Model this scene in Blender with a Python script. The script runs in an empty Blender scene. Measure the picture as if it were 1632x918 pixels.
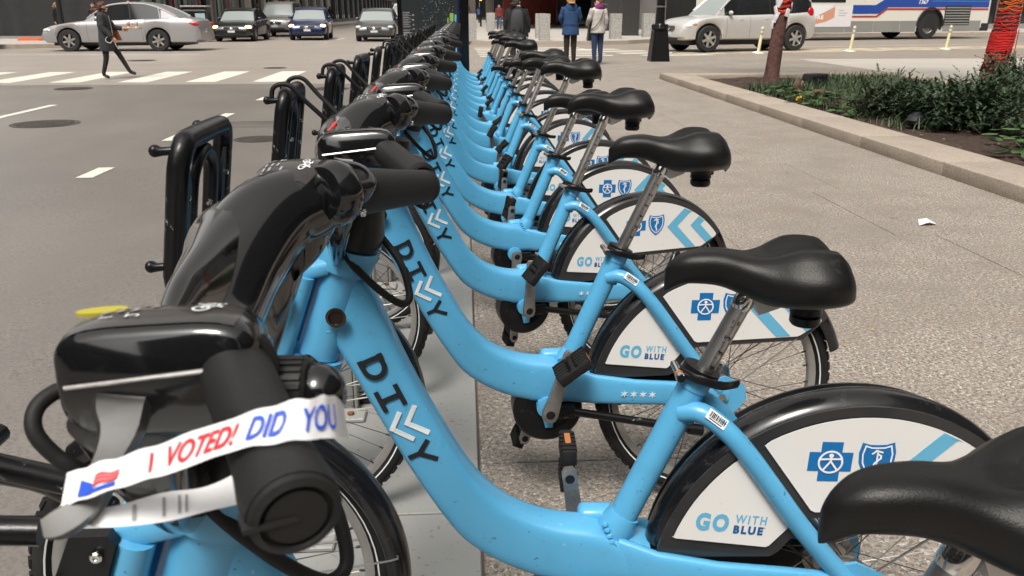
import bpy, bmesh, math, random
from mathutils import Vector, Matrix, Euler
random.seed(7)
R = math.radians
scene = bpy.context.scene
COL = scene.collection

# ------------------------------------------------------------------ camera
cam = bpy.data.cameras.new("camera")
cam_o = bpy.data.objects.new("camera", cam)
COL.objects.link(cam_o)
cam_o.location = (0, 0, 1.35)
cam_o.rotation_euler = (R(90 - 18.23), 0, R(-3.2075))
cam.sensor_width = 36
cam.lens = 36 * 1340 / 1632
cam.clip_start = 0.02
cam.clip_end = 2000
cam.dof.use_dof = True
cam.dof.focus_distance = 2.2
cam.dof.aperture_fstop = 18
scene.camera = cam_o

# ------------------------------------------------------------------ light
SUN_EL, SUN_AZ = R(58), R(200)
w = bpy.data.worlds.new("World")
scene.world = w
w.use_nodes = True
nt = w.node_tree
nt.nodes.clear()
sky = nt.nodes.new("ShaderNodeTexSky")
sky.sky_type = 'NISHITA'
sky.sun_disc = False
sky.sun_elevation = SUN_EL
sky.sun_rotation = SUN_AZ
sky.dust_density = 4
sky.air_density = 1.0
hsv = nt.nodes.new("ShaderNodeHueSaturation")      # overcast: the clouds take the blue out of the sky
hsv.inputs['Saturation'].default_value = 0.0
bg = nt.nodes.new("ShaderNodeBackground")
bg.inputs['Strength'].default_value = 0.13
wo = nt.nodes.new("ShaderNodeOutputWorld")
nt.links.new(sky.outputs[0], hsv.inputs['Color'])
wb = nt.nodes.new("ShaderNodeMix")
wb.data_type = 'RGBA'
wb.blend_type = 'MULTIPLY'
wb.inputs['Factor'].default_value = 1
wb.inputs['B'].default_value = (1.0, 0.972, 0.93, 1)      # the warm white of the cloud cover
nt.links.new(hsv.outputs[0], wb.inputs['A'])
nt.links.new(wb.outputs['Result'], bg.inputs['Color'])
nt.links.new(bg.outputs[0], wo.inputs['Surface'])
sl = bpy.data.lights.new("sun", 'SUN')
sl.energy = 1.6
sl.angle = R(17)
sl.color = (1.0, 0.93, 0.84)
so = bpy.data.objects.new("sun", sl)
COL.objects.link(so)
so.rotation_euler = (R(90) - SUN_EL, 0, R(180) - SUN_AZ)
scene.view_settings.view_transform = 'Standard'
scene.view_settings.look = 'None'
scene.view_settings.gamma = 1
scene.view_settings.use_curve_mapping = False
scene.view_settings.exposure = 0.80
scene.cycles.use_denoising = True
scene.cycles.max_bounces = 6
scene.cycles.caustics_reflective = False
scene.cycles.caustics_refractive = False

# ------------------------------------------------------------------ materials
def mat(name, col, rough=0.5, metal=0.0, vary=0.0, vscale=8.0, bump=0.0, bscale=60.0, spec=0.5, coat=0.0,
        fleck=None, emit=None, trans=0.0, dirt=None, streak=None):
    m = bpy.data.materials.new(name)
    m.use_nodes = True
    n = m.node_tree
    b = n.nodes["Principled BSDF"]
    c = (*col, 1)
    b.inputs['Base Color'].default_value = c
    b.inputs['Roughness'].default_value = rough
    b.inputs['Metallic'].default_value = metal
    b.inputs['Specular IOR Level'].default_value = spec
    b.inputs['Coat Weight'].default_value = coat
    b.inputs['Coat Roughness'].default_value = 0.06
    if trans:
        b.inputs['Transmission Weight'].default_value = trans
    if emit:
        b.inputs['Emission Color'].default_value = (*emit[0], 1)
        b.inputs['Emission Strength'].default_value = emit[1]
    tc = n.nodes.new("ShaderNodeTexCoord")
    cur = None
    def mixin(fac, colour, blend='MIX'):
        nonlocal cur
        mx = n.nodes.new("ShaderNodeMix")
        mx.data_type = 'RGBA'
        mx.blend_type = blend
        if cur is None:
            mx.inputs['A'].default_value = c
        else:
            n.links.new(cur, mx.inputs['A'])
        if isinstance(colour, tuple):
            mx.inputs['B'].default_value = (*colour, 1)
        else:
            n.links.new(colour, mx.inputs['B'])
        if isinstance(fac, float):
            mx.inputs['Factor'].default_value = fac
        else:
            n.links.new(fac, mx.inputs['Factor'])
        cur = mx.outputs['Result']
    def noise(sc, det=4.0, rgh=0.6, off=None):
        t = n.nodes.new("ShaderNodeTexNoise")
        t.inputs['Scale'].default_value = sc
        t.inputs['Detail'].default_value = det
        t.inputs['Roughness'].default_value = rgh
        n.links.new(tc.outputs['Object'], t.inputs['Vector'])
        return t.outputs['Fac']
    def ramp(src, lo, hi, a=0.0, bb=1.0):
        mr = n.nodes.new("ShaderNodeMapRange")
        mr.inputs['From Min'].default_value = lo
        mr.inputs['From Max'].default_value = hi
        mr.inputs['To Min'].default_value = a
        mr.inputs['To Max'].default_value = bb
        mr.clamp = True
        n.links.new(src, mr.inputs['Value'])
        return mr.outputs['Result']
    if vary:
        f = ramp(noise(vscale), 0.3, 0.7)
        mixin(ramp(noise(vscale), 0.35, 0.65, 0.0, 1.0), tuple(max(0, x * (1 - vary)) for x in col))
    for fl in (fleck or []):
        # (scale, lo, hi, colour, strength)
        mixin(ramp(noise(fl[0], fl[5] if len(fl) > 5 else 2.0), fl[1], fl[2], 0.0, fl[4]), fl[3])
    if streak:
        for st in streak:          # (scale x, scale y, lo, hi, colour, strength): wear drawn out along the street
            mp = n.nodes.new("ShaderNodeMapping")
            mp.inputs['Scale'].default_value = (st[0], st[1], 1)
            n.links.new(tc.outputs['Object'], mp.inputs['Vector'])
            t = n.nodes.new("ShaderNodeTexNoise")
            t.inputs['Scale'].default_value = 1.0
            t.inputs['Detail'].default_value = 6
            t.inputs['Roughness'].default_value = .65
            n.links.new(mp.outputs[0], t.inputs['Vector'])
            mixin(ramp(t.outputs['Fac'], st[2], st[3], 0.0, st[5]), st[4])
    if dirt:
        # (scale, lo, hi, colour, strength)
        mixin(ramp(noise(dirt[0], 6.0, 0.7), dirt[1], dirt[2], 0.0, dirt[4]), dirt[3])
        n.links.new(ramp(noise(dirt[0], 6.0, 0.7), dirt[1], dirt[2], rough, min(1, rough + 0.3)), b.inputs['Roughness'])
    if cur is not None:
        n.links.new(cur, b.inputs['Base Color'])
    if bump:
        bp = n.nodes.new("ShaderNodeBump")
        bp.inputs['Strength'].default_value = bump
        bp.inputs['Distance'].default_value = 0.02
        n.links.new(noise(bscale, 5.0, 0.65), bp.inputs['Height'])
        n.links.new(bp.outputs[0], b.inputs['Normal'])
    return m

M = {}
M['blue'] = mat('blue_paint', (0.100, 0.415, 0.70), 0.38, vary=0.10, vscale=4, coat=0.3, fleck=[(16, .60, .72, (0.09, 0.34, 0.56), .5, 5.0), (90, .71, .74, (0.04, 0.07, 0.09), .7), (60, .73, .76, (0.40, 0.60, 0.70), .5)], dirt=(22, 0.62, 0.72, (0.08, 0.24, 0.36), 0.4), bump=0.02, bscale=30)
M['gloss'] = mat('black_gloss_plastic', (0.006, 0.006, 0.007), 0.12, coat=0.5, bump=0.008, bscale=14, dirt=(40, 0.60, 0.75, (0.03, 0.03, 0.03), 0.4))
M['black'] = mat('black_satin', (0.008, 0.008, 0.009), 0.34, vary=0.2, bump=0.03, bscale=40, dirt=(30, 0.60, 0.72, (0.10, 0.095, 0.09), 0.6), spec=0.32)
M['chipped'] = mat('black_chipped_paint', (0.007, 0.007, 0.008), 0.28, bump=0.05, bscale=30, dirt=(34, 0.62, 0.66, (0.28, 0.28, 0.28), 0.8), spec=0.32)
M['rubber'] = mat('black_rubber', (0.011, 0.011, 0.011), 0.62, vary=0.3, vscale=12, bump=0.08, bscale=200, spec=0.32)
M['grip'] = mat('grip_rubber', (0.017, 0.0165, 0.0165), 0.55, vary=0.25, vscale=10, bump=0.12, bscale=400, spec=0.32)
M['tyre'] = mat('tyre_rubber', (0.013, 0.013, 0.013), 0.72, vary=0.3, bump=0.15, bscale=120, dirt=(9, 0.5, 0.75, (0.09, 0.085, 0.08), 0.35), spec=0.32)
M['saddle'] = mat('saddle_vinyl', (0.007, 0.0065, 0.0065), 0.36, bump=0.12, bscale=400, dirt=(16, 0.6, 0.8, (0.05, 0.05, 0.05), 0.4), spec=0.32)
M['metal'] = mat('steel', (0.52, 0.50, 0.48), 0.32, metal=0.95, vary=0.25, vscale=20, bump=0.03, bscale=80)
M['lever'] = mat('lever_alloy', (.20, .198, .195), .30, metal=.9, vary=.2, vscale=30)
M['alloy'] = mat('cast_alloy', (.62, .60, .57), .38, metal=.5)
M['chrome'] = mat('chrome', (0.72, 0.70, 0.68), 0.12, metal=1.0)
M['rim'] = mat('alloy_rim', (0.42, 0.41, 0.39), 0.45, metal=0.6, vary=0.2)
M['sheenasp'] = mat('sheen_tinted_asphalt', (0.325, 0.288, 0.256), 0.45, spec=.8, fleck=[(40, .52, .62, (0.22, 0.195, 0.173), .5), (0.5, .46, .64, (0.265, 0.235, 0.208), .7, 5.0)], bump=.1, bscale=90, streak=[(.10, 1.0, .50, .66, (0.255, 0.226, 0.20), .6), (.14, 1.6, .60, .70, (0.37, 0.33, 0.295), .5)])  # paler base colour stands in for grazing sky sheen on the far road
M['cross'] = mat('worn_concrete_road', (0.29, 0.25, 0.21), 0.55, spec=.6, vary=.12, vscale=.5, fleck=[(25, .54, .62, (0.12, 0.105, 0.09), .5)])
M['crank'] = mat('crank_alloy', (0.40, 0.39, 0.38), 0.42, metal=0.8, vary=0.3, vscale=15, dirt=(25, 0.5, 0.7, (0.12, 0.10, 0.08), 0.5))
M['spoke'] = mat('spoke_steel', (0.10, 0.095, 0.09), 0.35, metal=0.8)
M['white'] = mat('white_panel', (0.78, 0.77, 0.75), 0.42, vary=0.05, vscale=3, dirt=(35, 0.66, 0.72, (0.35, 0.32, 0.28), 0.6))
M['skirt'] = mat('smoked_skirt_frame', (0.030, 0.030, 0.032), 0.28, vary=0.3, vscale=6, coat=0.3)
M['fender'] = mat('black_fender', (0.007, 0.007, 0.008), 0.22, coat=0.3, bump=0.01, dirt=(22, 0.58, 0.75, (0.08, 0.075, 0.07), 0.5))
M['ink'] = mat('black_ink', (0.010, 0.010, 0.012), 0.5)
M['paper'] = mat('white_paper', (0.86, 0.86, 0.88), 0.6, vary=0.04, vscale=30)
M['wink'] = mat('pale_ink', (0.72, 0.76, 0.78), 0.5)
M['lblue'] = mat('light_blue_ink', (0.13, 0.44, 0.66), 0.45)
M['dblue'] = mat('dark_blue_ink', (0.004, 0.155, 0.43), 0.45)
M['navy'] = mat('navy_ink', (0.006, 0.10, 0.30), 0.45)
M['redink'] = mat('red_ink', (0.72, 0.035, 0.05), 0.5)
M['royal'] = mat('royal_ink', (0.03, 0.10, 0.62), 0.5)
M['pinkink'] = mat('pink_ink', (0.80, 0.30, 0.32), 0.5)
M['greyink'] = mat('grey_ink', (0.30, 0.30, 0.31), 0.5)
M['yellow'] = mat('yellow_sticker', (0.42, 0.37, 0.03), 0.5)
M['amber'] = mat('amber_reflector', (0.42, 0.14, 0.03), 0.25)
M['redlens'] = mat('red_lens', (0.45, 0.01, 0.015), 0.15)
M['label'] = mat('dark_label', (0.028, 0.024, 0.023), 0.22, coat=0.3)
M['dockgrey'] = mat('grey_dock_paint', (0.30, 0.30, 0.29), 0.5, vary=0.15, vscale=4, dirt=(9, 0.62, 0.70, (0.28, 0.14, 0.06), 0.8))
M['plate'] = mat('grey_plate_paint', (0.33, 0.335, 0.325), 0.55, vary=0.12, vscale=2.5, fleck=[(60, .66, .72, (0.14, 0.12, 0.10), .6)], dirt=(12, 0.68, 0.73, (0.32, 0.15, 0.06), 0.85), bump=0.04, bscale=30)
M['concrete'] = mat('rough_concrete', (0.42, 0.42, 0.42), 0.9, vary=0.4, vscale=60, bump=0.7, bscale=90)

GRAN = [(72, .51, .57, (0.075, 0.065, 0.055), .85), (66, .56, .62, (0.64, 0.59, 0.53), .9), (170, .52, .58, (0.14, 0.115, 0.095), .6), (34, .54, .66, (0.30, 0.215, 0.16), .5), (2.2, .47, .65, (0.20, 0.172, 0.147), .55, 5.0), (0.6, .48, .66, (0.20, 0.175, 0.152), .6, 5.0), (7, .70, .73, (0.11, 0.095, 0.085), .55), (1.3, .62, .68, (0.26, 0.19, 0.14), .35, 5.0)]
M['paver'] = mat('granite_paver', (0.315, 0.284, 0.250), 0.68, fleck=GRAN, bump=0.22, bscale=240)
M['kerb'] = mat('granite_kerb', (0.37, 0.315, 0.26), 0.75, fleck=[(60, .52, .60, (0.20, 0.165, 0.135), .6), (55, .58, .65, (0.48, 0.42, 0.36), .5), (3, .5, .7, (0.26, 0.22, 0.19), .5, 5.0)], bump=0.3, bscale=160)
M['bollard'] = mat('granite_bollard', (0.36, 0.35, 0.33), 0.8, fleck=[(26, .52, .60, (0.15, 0.14, 0.13), .8), (22, .6, .68, (0.60, 0.58, 0.55), .7)], bump=0.3, bscale=40)
M['asphalt'] = mat('asphalt', (0.185, 0.164, 0.148), 0.40, spec=1.0, fleck=[(62, .53, .60, (0.055, 0.050, 0.046), .8), (55, .58, .66, (0.27, 0.245, 0.22), .7), (130, .52, .6, (0.07, 0.064, 0.058), .6), (1.1, .45, .62, (0.140, 0.125, 0.113), .6, 5.0), (0.22, .45, .65, (0.215, 0.192, 0.172), .7, 5.0)], bump=0.16, bscale=150, streak=[(.9, .10, .50, .66, (0.145, 0.129, 0.117), .7), (1.3, .16, .60, .72, (0.20, 0.178, 0.16), .5), (.5, .5, .62, .70, (0.125, 0.109, 0.097), .5)])
M['paint_road'] = mat('road_paint', (0.66, 0.63, 0.56), 0.65, fleck=[(25, .60, .72, (0.28, 0.25, 0.22), .7), (120, .58, .7, (0.40, 0.37, 0.33), .5)], bump=0.1, bscale=150)
M['paint_worn'] = mat('worn_tan_road_paint', (0.50, 0.42, 0.30), 0.7, fleck=[(1.2, .45, .6, (0.25, 0.22, 0.19), .85, 5.0), (40, .55, .7, (0.26, 0.23, 0.20), .6)])
M['walk'] = mat('pale_concrete', (0.43, 0.40, 0.365), 0.8, vary=0.12, vscale=0.6, fleck=[(30, .55, .7, (0.30, 0.27, 0.24), .5)], bump=0.1)
M['iron'] = mat('cast_iron', (0.095, 0.080, 0.072), 0.55, metal=0.2, vary=0.4, vscale=12, bump=0.5, bscale=30)
M['soil'] = mat('dark_mulch', (0.062, 0.036, 0.025), 0.95, vary=0.5, vscale=20, fleck=[(60, .62, .7, (0.17, 0.11, 0.075), .8)], bump=1.0, bscale=45)
M['olive'] = mat('olive_needles', (0.085, 0.098, 0.042), 0.62, vary=0.5, vscale=5, spec=0.3)
M['chip'] = mat('bark_chip', (0.105, 0.062, 0.040), 0.9, vary=0.5, vscale=3)
M['yew'] = mat('yew_needles', (0.050, 0.080, 0.044), 0.62, vary=0.55, vscale=5, spec=0.3)
M['yewl'] = mat('yew_light_needles', (0.080, 0.125, 0.060), 0.62, vary=0.4, vscale=6, spec=0.3)
M['grass'] = mat('lily_turf', (0.040, 0.085, 0.028), 0.55, vary=0.55, vscale=6)
M['herb'] = mat('leafy_green', (0.065, 0.135, 0.038), 0.5, vary=0.4, vscale=14)
M['twig'] = mat('twig', (0.10, 0.058, 0.036), 0.9)
M['bark'] = mat('reddish_bark', (0.135, 0.062, 0.050), 0.9, vary=0.5, vscale=14, bump=1.0, bscale=26, fleck=[(30, .6, .7, (0.20, 0.15, 0.12), .5)])
M['bark2'] = mat('grey_bark', (0.12, 0.085, 0.068), 0.9, vary=0.5, vscale=14, bump=1.0, bscale=26)
M['yarnr'] = mat('red_yarn', (0.56, 0.020, 0.018), 0.95, vary=0.4, vscale=30)
M['yarno'] = mat('orange_yarn', (0.60, 0.11, 0.015), 0.95, vary=0.3, vscale=30)
M['yarnw'] = mat('white_yarn', (0.78, 0.75, 0.78), 0.95, vary=0.15, vscale=30)
M['leaf_y'] = mat('yellow_leaf', (0.66, 0.42, 0.05), 0.7, vary=0.3, vscale=2)
M['tleaf'] = mat('autumn_foliage', (0.17, 0.15, 0.03), 0.7, vary=0.5, vscale=1.5)
M['tleafg'] = mat('green_foliage', (0.055, 0.085, 0.02), 0.7, vary=0.5, vscale=1.5)
# ------------------------------------------------------------------ helpers
def link(o, parent=None):
    COL.objects.link(o)
    if parent is not None:
        o.parent = parent
    return o

def mk(name, vf, m, parent=None, smooth=True, loc=None, stuff=False, idx=None, auto=None):
    """one mesh object from (verts, faces); m may be a list with face indices idx"""
    v, f = vf[0], vf[1]
    me = bpy.data.meshes.new(name)
    me.from_pydata([tuple(x) for x in v], [], f)
    ms = m if isinstance(m, (list, tuple)) else [m]
    for x in ms:
        me.materials.append(x)
    if idx is None and len(vf) > 2:
        idx = vf[2]
    if idx is not None:
        me.polygons.foreach_set('material_index', idx)
    if smooth:
        me.polygons.foreach_set('use_smooth', [True] * len(me.polygons))
        if auto is None:
            auto = 40
        try:
            me.set_sharp_from_angle(angle=R(auto))
        except Exception:
            pass
    me.update()
    o = bpy.data.objects.new(name, me)
    link(o, parent)
    if loc is not None:
        o.location = loc
    if stuff:
        o['kind'] = 'stuff'
    return o

def thing(name, label, cat, loc=(0, 0, 0), rz=0.0, group=None):
    o = bpy.data.objects.new(name, None)
    o.empty_display_size = 0.1
    link(o)
    o.location = loc
    o.rotation_euler = (0, 0, rz)
    return tag(o, label, cat, group)

def tag(o, label, cat, group=None):
    o['label'] = label
    o['category'] = cat
    if group:
        o['group'] = group
    return o

def struct(o):
    o['kind'] = 'structure'
    return o

class MB:
    """collects geometry into one mesh"""
    def __init__(s):
        s.v, s.f, s.i = [], [], []
    def add(s, vf, i=0, T=None):
        b = len(s.v)
        if T is not None:
            s.v += [tuple(T @ Vector(p)) for p in vf[0]]
        else:
            s.v += [tuple(p) for p in vf[0]]
        s.f += [[b + k for k in q] for q in vf[1]]
        s.i += [i] * len(vf[1])
        return s
    def get(s):
        return s.v, s.f, s.i

def box(x0, x1, y0, y1, z0, z1):
    v = [(x0, y0, z0), (x1, y0, z0), (x1, y1, z0), (x0, y1, z0), (x0, y0, z1), (x1, y0, z1), (x1, y1, z1), (x0, y1, z1)]
    return v, [[0, 3, 2, 1], [4, 5, 6, 7], [0, 1, 5, 4], [1, 2, 6, 5], [2, 3, 7, 6], [3, 0, 4, 7]]

def bbox(x0, x1, y0, y1, z0, z1, b=0.01, seg=2):
    """bevelled box"""
    bm = bmesh.new()
    vs = [bm.verts.new(p) for p in box(x0, x1, y0, y1, z0, z1)[0]]
    for q in box(x0, x1, y0, y1, z0, z1)[1]:
        bm.faces.new([vs[k] for k in q])
    bmesh.ops.bevel(bm, geom=bm.edges[:], offset=b, segments=seg, profile=0.5, affect='EDGES')
    bm.verts.index_update()
    r = [tuple(x.co) for x in bm.verts], [[x.index for x in q.verts] for q in bm.faces]
    bm.free()
    return r

def loft(secs, cap=True, closed=False):
    n = len(secs[0])
    v = [tuple(p) for s in secs for p in s]
    f = []
    m = len(secs)
    for a in range(m if closed else m - 1):
        b = (a + 1) % m
        for k in range(n):
            l = (k + 1) % n
            f.append([a * n + k, a * n + l, b * n + l, b * n + k])
    if cap and not closed:
        f.append(list(range(n))[::-1])
        f.append([(m - 1) * n + k for k in range(n)])
    return v, f

def spline(pts, n=6, closed=False):
    P = [Vector(p) for p in pts]
    out = []
    m = len(P)
    for k in range(m if closed else m - 1):
        if closed:
            a, b, c, d = P[(k - 1) % m], P[k], P[(k + 1) % m], P[(k + 2) % m]
        else:
            b, c = P[k], P[k + 1]
            a = P[k - 1] if k > 0 else b * 2 - c
            d = P[k + 2] if k + 2 < m else c * 2 - b
        for q in range(n):
            t = q / n
            out.append(0.5 * ((2 * b) + (c - a) * t + (2 * a - 5 * b + 4 * c - d) * t * t + (3 * b - a - 3 * c + d) * t ** 3))
    if not closed:
        out.append(P[-1])
    return out

def tube(path, r, n=10, closed=False, cap=True, flat=None, up=None):
    """swept circle; r may be a list; flat=(a,b) scales the two section axes"""
    P = [Vector(p) for p in path]
    m = len(P)
    T = []
    for k in range(m):
        if closed:
            t = P[(k + 1) % m] - P[(k - 1) % m]
        else:
            t = P[min(k + 1, m - 1)] - P[max(k - 1, 0)]
        T.append(t.normalized())
    u = Vector(up) if up else (Vector((0, 0, 1)) if abs(T[0].z) < 0.9 else Vector((0, 1, 0)))
    u = (u - T[0] * u.dot(T[0])).normalized()
    secs = []
    fa, fb = flat or (1, 1)
    for k in range(m):
        if up:
            u = Vector(up)
        u = (u - T[k] * u.dot(T[k]))
        if u.length < 1e-5:
            u = T[k].orthogonal()
        u.normalize()
        w2 = T[k].cross(u)
        rr = r[k] if isinstance(r, (list, tuple)) else r
        secs.append([P[k] + u * (rr * fa * math.sin(2 * math.pi * j / n)) + w2 * (rr * fb * math.cos(2 * math.pi * j / n)) for j in range(n)])
    return loft(secs, cap=cap, closed=closed)

def lathe(prof, n=24, axis='z', c=(0, 0, 0), closed=False, cap=True):
    """revolve (radius, height) pairs about an axis through c"""
    v, f = [], []
    m = len(prof)
    for r, h in prof:
        for k in range(n):
            a = 2 * math.pi * k / n
            p = (r * math.cos(a), r * math.sin(a), h)
            if axis == 'y':
                p = (p[0], p[2], p[1])
            elif axis == 'x':
                p = (p[2], p[0], p[1])
            v.append((p[0] + c[0], p[1] + c[1], p[2] + c[2]))
    for a in range(m if closed else m - 1):
        b = (a + 1) % m
        for k in range(n):
            l = (k + 1) % n
            q = [a * n + k, a * n + l, b * n + l, b * n + k]
            f.append(q if axis != 'y' else q[::-1])
    if not closed and cap:
        for e, rv in ((0, True), (m - 1, False)):
            if prof[e][0] > 1e-5:
                q = [e * n + k for k in range(n)]
                if axis == 'y':
                    rv = not rv
                f.append(q[::-1] if rv else q)
    return v, f

def prism(poly, fn, d):
    """polygon (2D) mapped by fn(u, v, depth) and given thickness d"""
    n = len(poly)
    v = [fn(p[0], p[1], 0.0) for p in poly] + [fn(p[0], p[1], d) for p in poly]
    f = [list(range(n)), [n + k for k in range(n)][::-1]]
    for k in range(n):
        l = (k + 1) % n
        f.append([k, n + k, n + l, l])
    return v, f

def stroke(pts, w, closed=False):
    """2D polyline with width w -> outline quads (list of polygons)"""
    out = []
    m = len(pts)
    for k in range(m if closed else m - 1):
        a, b = Vector(pts[k]), Vector(pts[(k + 1) % m])
        d = (b - a)
        if d.length < 1e-9:
            continue
        d.normalize()
        nn = Vector((-d.y, d.x)) * w / 2
        e = d * w * 0.42
        a2 = a - (e if (k > 0 or closed) else Vector((0, 0)))
        b2 = b + (e if (k < m - 2 or closed) else Vector((0, 0)))
        out.append([tuple(a2 + nn), tuple(a2 - nn), tuple(b2 - nn), tuple(b2 + nn)])
    return out

def ellipsoid(c, r, n=14, m=8):
    v, f = [], []
    for a in range(m + 1):
        t = math.pi * a / m
        for k in range(n):
            p = 2 * math.pi * k / n
            v.append((c[0] + r[0] * math.sin(t) * math.cos(p), c[1] + r[1] * math.sin(t) * math.sin(p), c[2] + r[2] * math.cos(t)))
    for a in range(m):
        for k in range(n):
            l = (k + 1) % n
            f.append([a * n + k, (a + 1) * n + k, (a + 1) * n + l, a * n + l])
    return v, f

_txt = {}
def text_vf(s, size=1.0, bold=0.0, shear=0.0, spacing=1.0):
    """flat text as (verts2D-in-xy, faces)"""
    key = (s, bold, shear, spacing)
    if key not in _txt:
        cu = bpy.data.curves.new("lettering", 'FONT')
        cu.body = s
        cu.size = 1.0
        cu.offset = bold
        cu.shear = shear
        cu.space_character = spacing
        cu.resolution_u = 3
        cu.fill_mode = 'BOTH'
        o = bpy.data.objects.new("lettering", cu)
        COL.objects.link(o)
        dg = bpy.context.evaluated_depsgraph_get()
        me = bpy.data.meshes.new_from_object(o.evaluated_get(dg))
        _txt[key] = ([tuple(p.co) for p in me.vertices], [list(p.vertices) for p in me.polygons])
        bpy.data.objects.remove(o)
        bpy.data.curves.remove(cu)
        bpy.data.meshes.remove(me)
    v, f = _txt[key]
    return [(p[0] * size, p[1] * size, 0) for p in v], [list(q) for q in f]

def text_fit(s, x0, x1, y0, h, **k):
    """text scaled to span x0..x1 with cap height h on baseline y0"""
    v, f = text_vf(s, 1.0, **k)
    a, b = min(p[0] for p in v), max(p[0] for p in v)
    lo, hi = min(p[1] for p in v), max(p[1] for p in v)
    return [(x0 + (p[0] - a) / (b - a) * (x1 - x0), y0 + (p[1] - lo) / (hi - lo) * h, 0) for p in v], f

def mapv(vf, fn):
    return [fn(p[0], p[1]) for p in vf[0]], vf[1]

def copy_tree(o, parent=None):
    c = o.copy()
    COL.objects.link(c)
    if parent is not None:
        c.parent = parent
    for ch in list(o.children):
        copy_tree(ch, c)
    return c

def interp(tab, x):
    if x <= tab[0][0]:
        return tab[0][1]
    for (a, p), (b, q) in zip(tab, tab[1:]):
        if x <= b:
            t = (x - a) / (b - a)
            return p + (q - p) * t
    return tab[-1][1]

def smooth_interp(tab, x):
    if x <= tab[0][0]:
        return tab[0][1]
    if x >= tab[-1][0]:
        return tab[-1][1]
    for k in range(len(tab) - 1):
        a, b = tab[k], tab[k + 1]
        if x <= b[0]:
            t = (x - a[0]) / (b[0] - a[0])
            pa = tab[k - 1] if k else a
            pd = tab[k + 2] if k + 2 < len(tab) else b
            ma = (b[1] - pa[1]) / max(1e-6, b[0] - pa[0]) * (b[0] - a[0])
            mb = (pd[1] - a[1]) / max(1e-6, pd[0] - a[0]) * (b[0] - a[0])
            t2, t3 = t * t, t * t * t
            return (2 * t3 - 3 * t2 + 1) * a[1] + (t3 - 2 * t2 + t) * ma + (-2 * t3 + 3 * t2) * b[1] + (t3 - t2) * mb
    return tab[-1][1]
# ------------------------------------------------------------------ share bike (x rearward, y away from camera, z up; origin under the steering head)
OX = 0.22
def S(vf):
    return ([(p[0] + OX, p[1], p[2]) for p in vf[0]],) + tuple(vf[1:])

def supsec(cx, cz, up, half, thick, nexp=4.4, n=28, cy=0.0):
    """section in the plane spanned by the 2D vector up (x,z) and y"""
    out = []
    for k in range(n):
        a = 2 * math.pi * k / n
        ca, sa = math.cos(a), math.sin(a)
        q = math.copysign(abs(sa) ** (2 / nexp), sa)
        y = math.copysign(abs(ca) ** (2 / nexp), ca)
        out.append((cx + up[0] * half * q, cy + y * thick, cz + up[1] * half * q))
    return out

UP = [(-.185, .965), (-.154, .897), (-.103, .768), (-.052, .662), (.001, .566), (.056, .505), (.113, .473), (.164, .458), (.230, .449), (.283, .428), (.33, .415)]
LO = [(-.245, .845), (-.219, .800), (-.160, .682), (-.110, .582), (-.057, .490), (-.013, .428), (.044, .385), (.102, .357), (.160, .338), (.230, .331), (.30, .333)]
TH = [.026, .030, .033, .034, .035, .036, .038, .040, .043, .046, .050]
BC, BR = (.690, .345), .337          # rear wheel centre, tyre radius
FC = (-.480, .340)                   # front wheel centre

def frame_vf():
    b = MB()
    U = spline([(p[0], 0, p[1]) for p in UP], 4)
    L = spline([(p[0], 0, p[1]) for p in LO], 4)
    T = spline([(t, 0, 0) for t in TH], 4)
    secs = []
    for u, l, t in zip(U, L, T):
        c = (u + l) / 2
        d = (u - l)
        secs.append(supsec(c.x, c.z, (d.x / d.length, d.z / d.length), d.length / 2, t.x))
    b.add(loft(secs))
    # head tube
    b.add(tube([(-.202, 0, .948), (-.258, 0, .792)], .037, 24))
    # seat tube, flared weld at the foot
    b.add(tube([(.262, 0, .40), (.278, 0, .455), (.402, 0, .745)], [.030, .026, .026], 18))
    b.add(tube(spline([(.258, -.0, .418), (.285, 0, .468)], 3), [.033, .034, .033, .029], 18))
    # clamp sleeve top and stay joint
    b.add(tube([(.393, 0, .722), (.403, 0, .747)], .0285, 18))
    # chain stays, one each side of the wheel, flat and deep
    for s in (-1, 1):
        st = [(.27, .030, .435, .333), (.34, .052, .418, .334), (.45, .062, .402, .330), (.57, .064, .391, .323), (.66, .064, .380, .320), (.71, .062, .371, .325)]
        secs = []
        for x, y, zt, zb in st:
            secs.append(supsec(x, (zt + zb) / 2, (0, 1), (zt - zb) / 2, .0125, 3.2, 20, s * y))
        b.add(loft(secs))
        # dropout plate
        dp = [(.655, .392), (.70, .40), (.755, .372), (.765, .33), (.735, .292), (.68, .305)]
        b.add(prism(dp, lambda u, v, d: (u, s * (.058 + d), v), .007))
        # seat stay, curved over the fender
        pts = [(.372, s * .012, .680), (.405, s * .030, .686), (.445, s * .046, .661), (.485, s * .054, .617), (.53, s * .057, .557), (.59, s * .059, .475), (.65, s * .061, .402), (.685, s * .061, .362)]
        b.add(tube(spline(pts, 4), .0185, 14))
    # raised bridge piece behind the bottom bracket
    b.add(bbox(.20, .27, .012, .055, .425, .462, .012))
    # bottom bracket lug
    b.add(lathe([(.027, -.052), (.031, -.05), (.031, .05), (.027, .052)], 20, 'y', (.212, 0, .325)))
    b.add(prism([(.185, .345), (.235, .345), (.226, .262), (.206, .262)], lambda u, v, d: (u, -.046 + d, v), .008))
    return S(b.get())

def weld(pts, r=.0065):
    b = MB()
    for p in pts:
        b.add(ellipsoid(p, (r, r, r * .8), 7, 4))
    return S(b.get())

def tube_y(h):
    """near-side surface of the main tube at height h across its face"""
    q = (h - .0425) / .0445
    return -.034 * max(0.05, 1 - min(.98, abs(q)) ** 4.4) ** (1 / 4.4) - .0012

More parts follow.
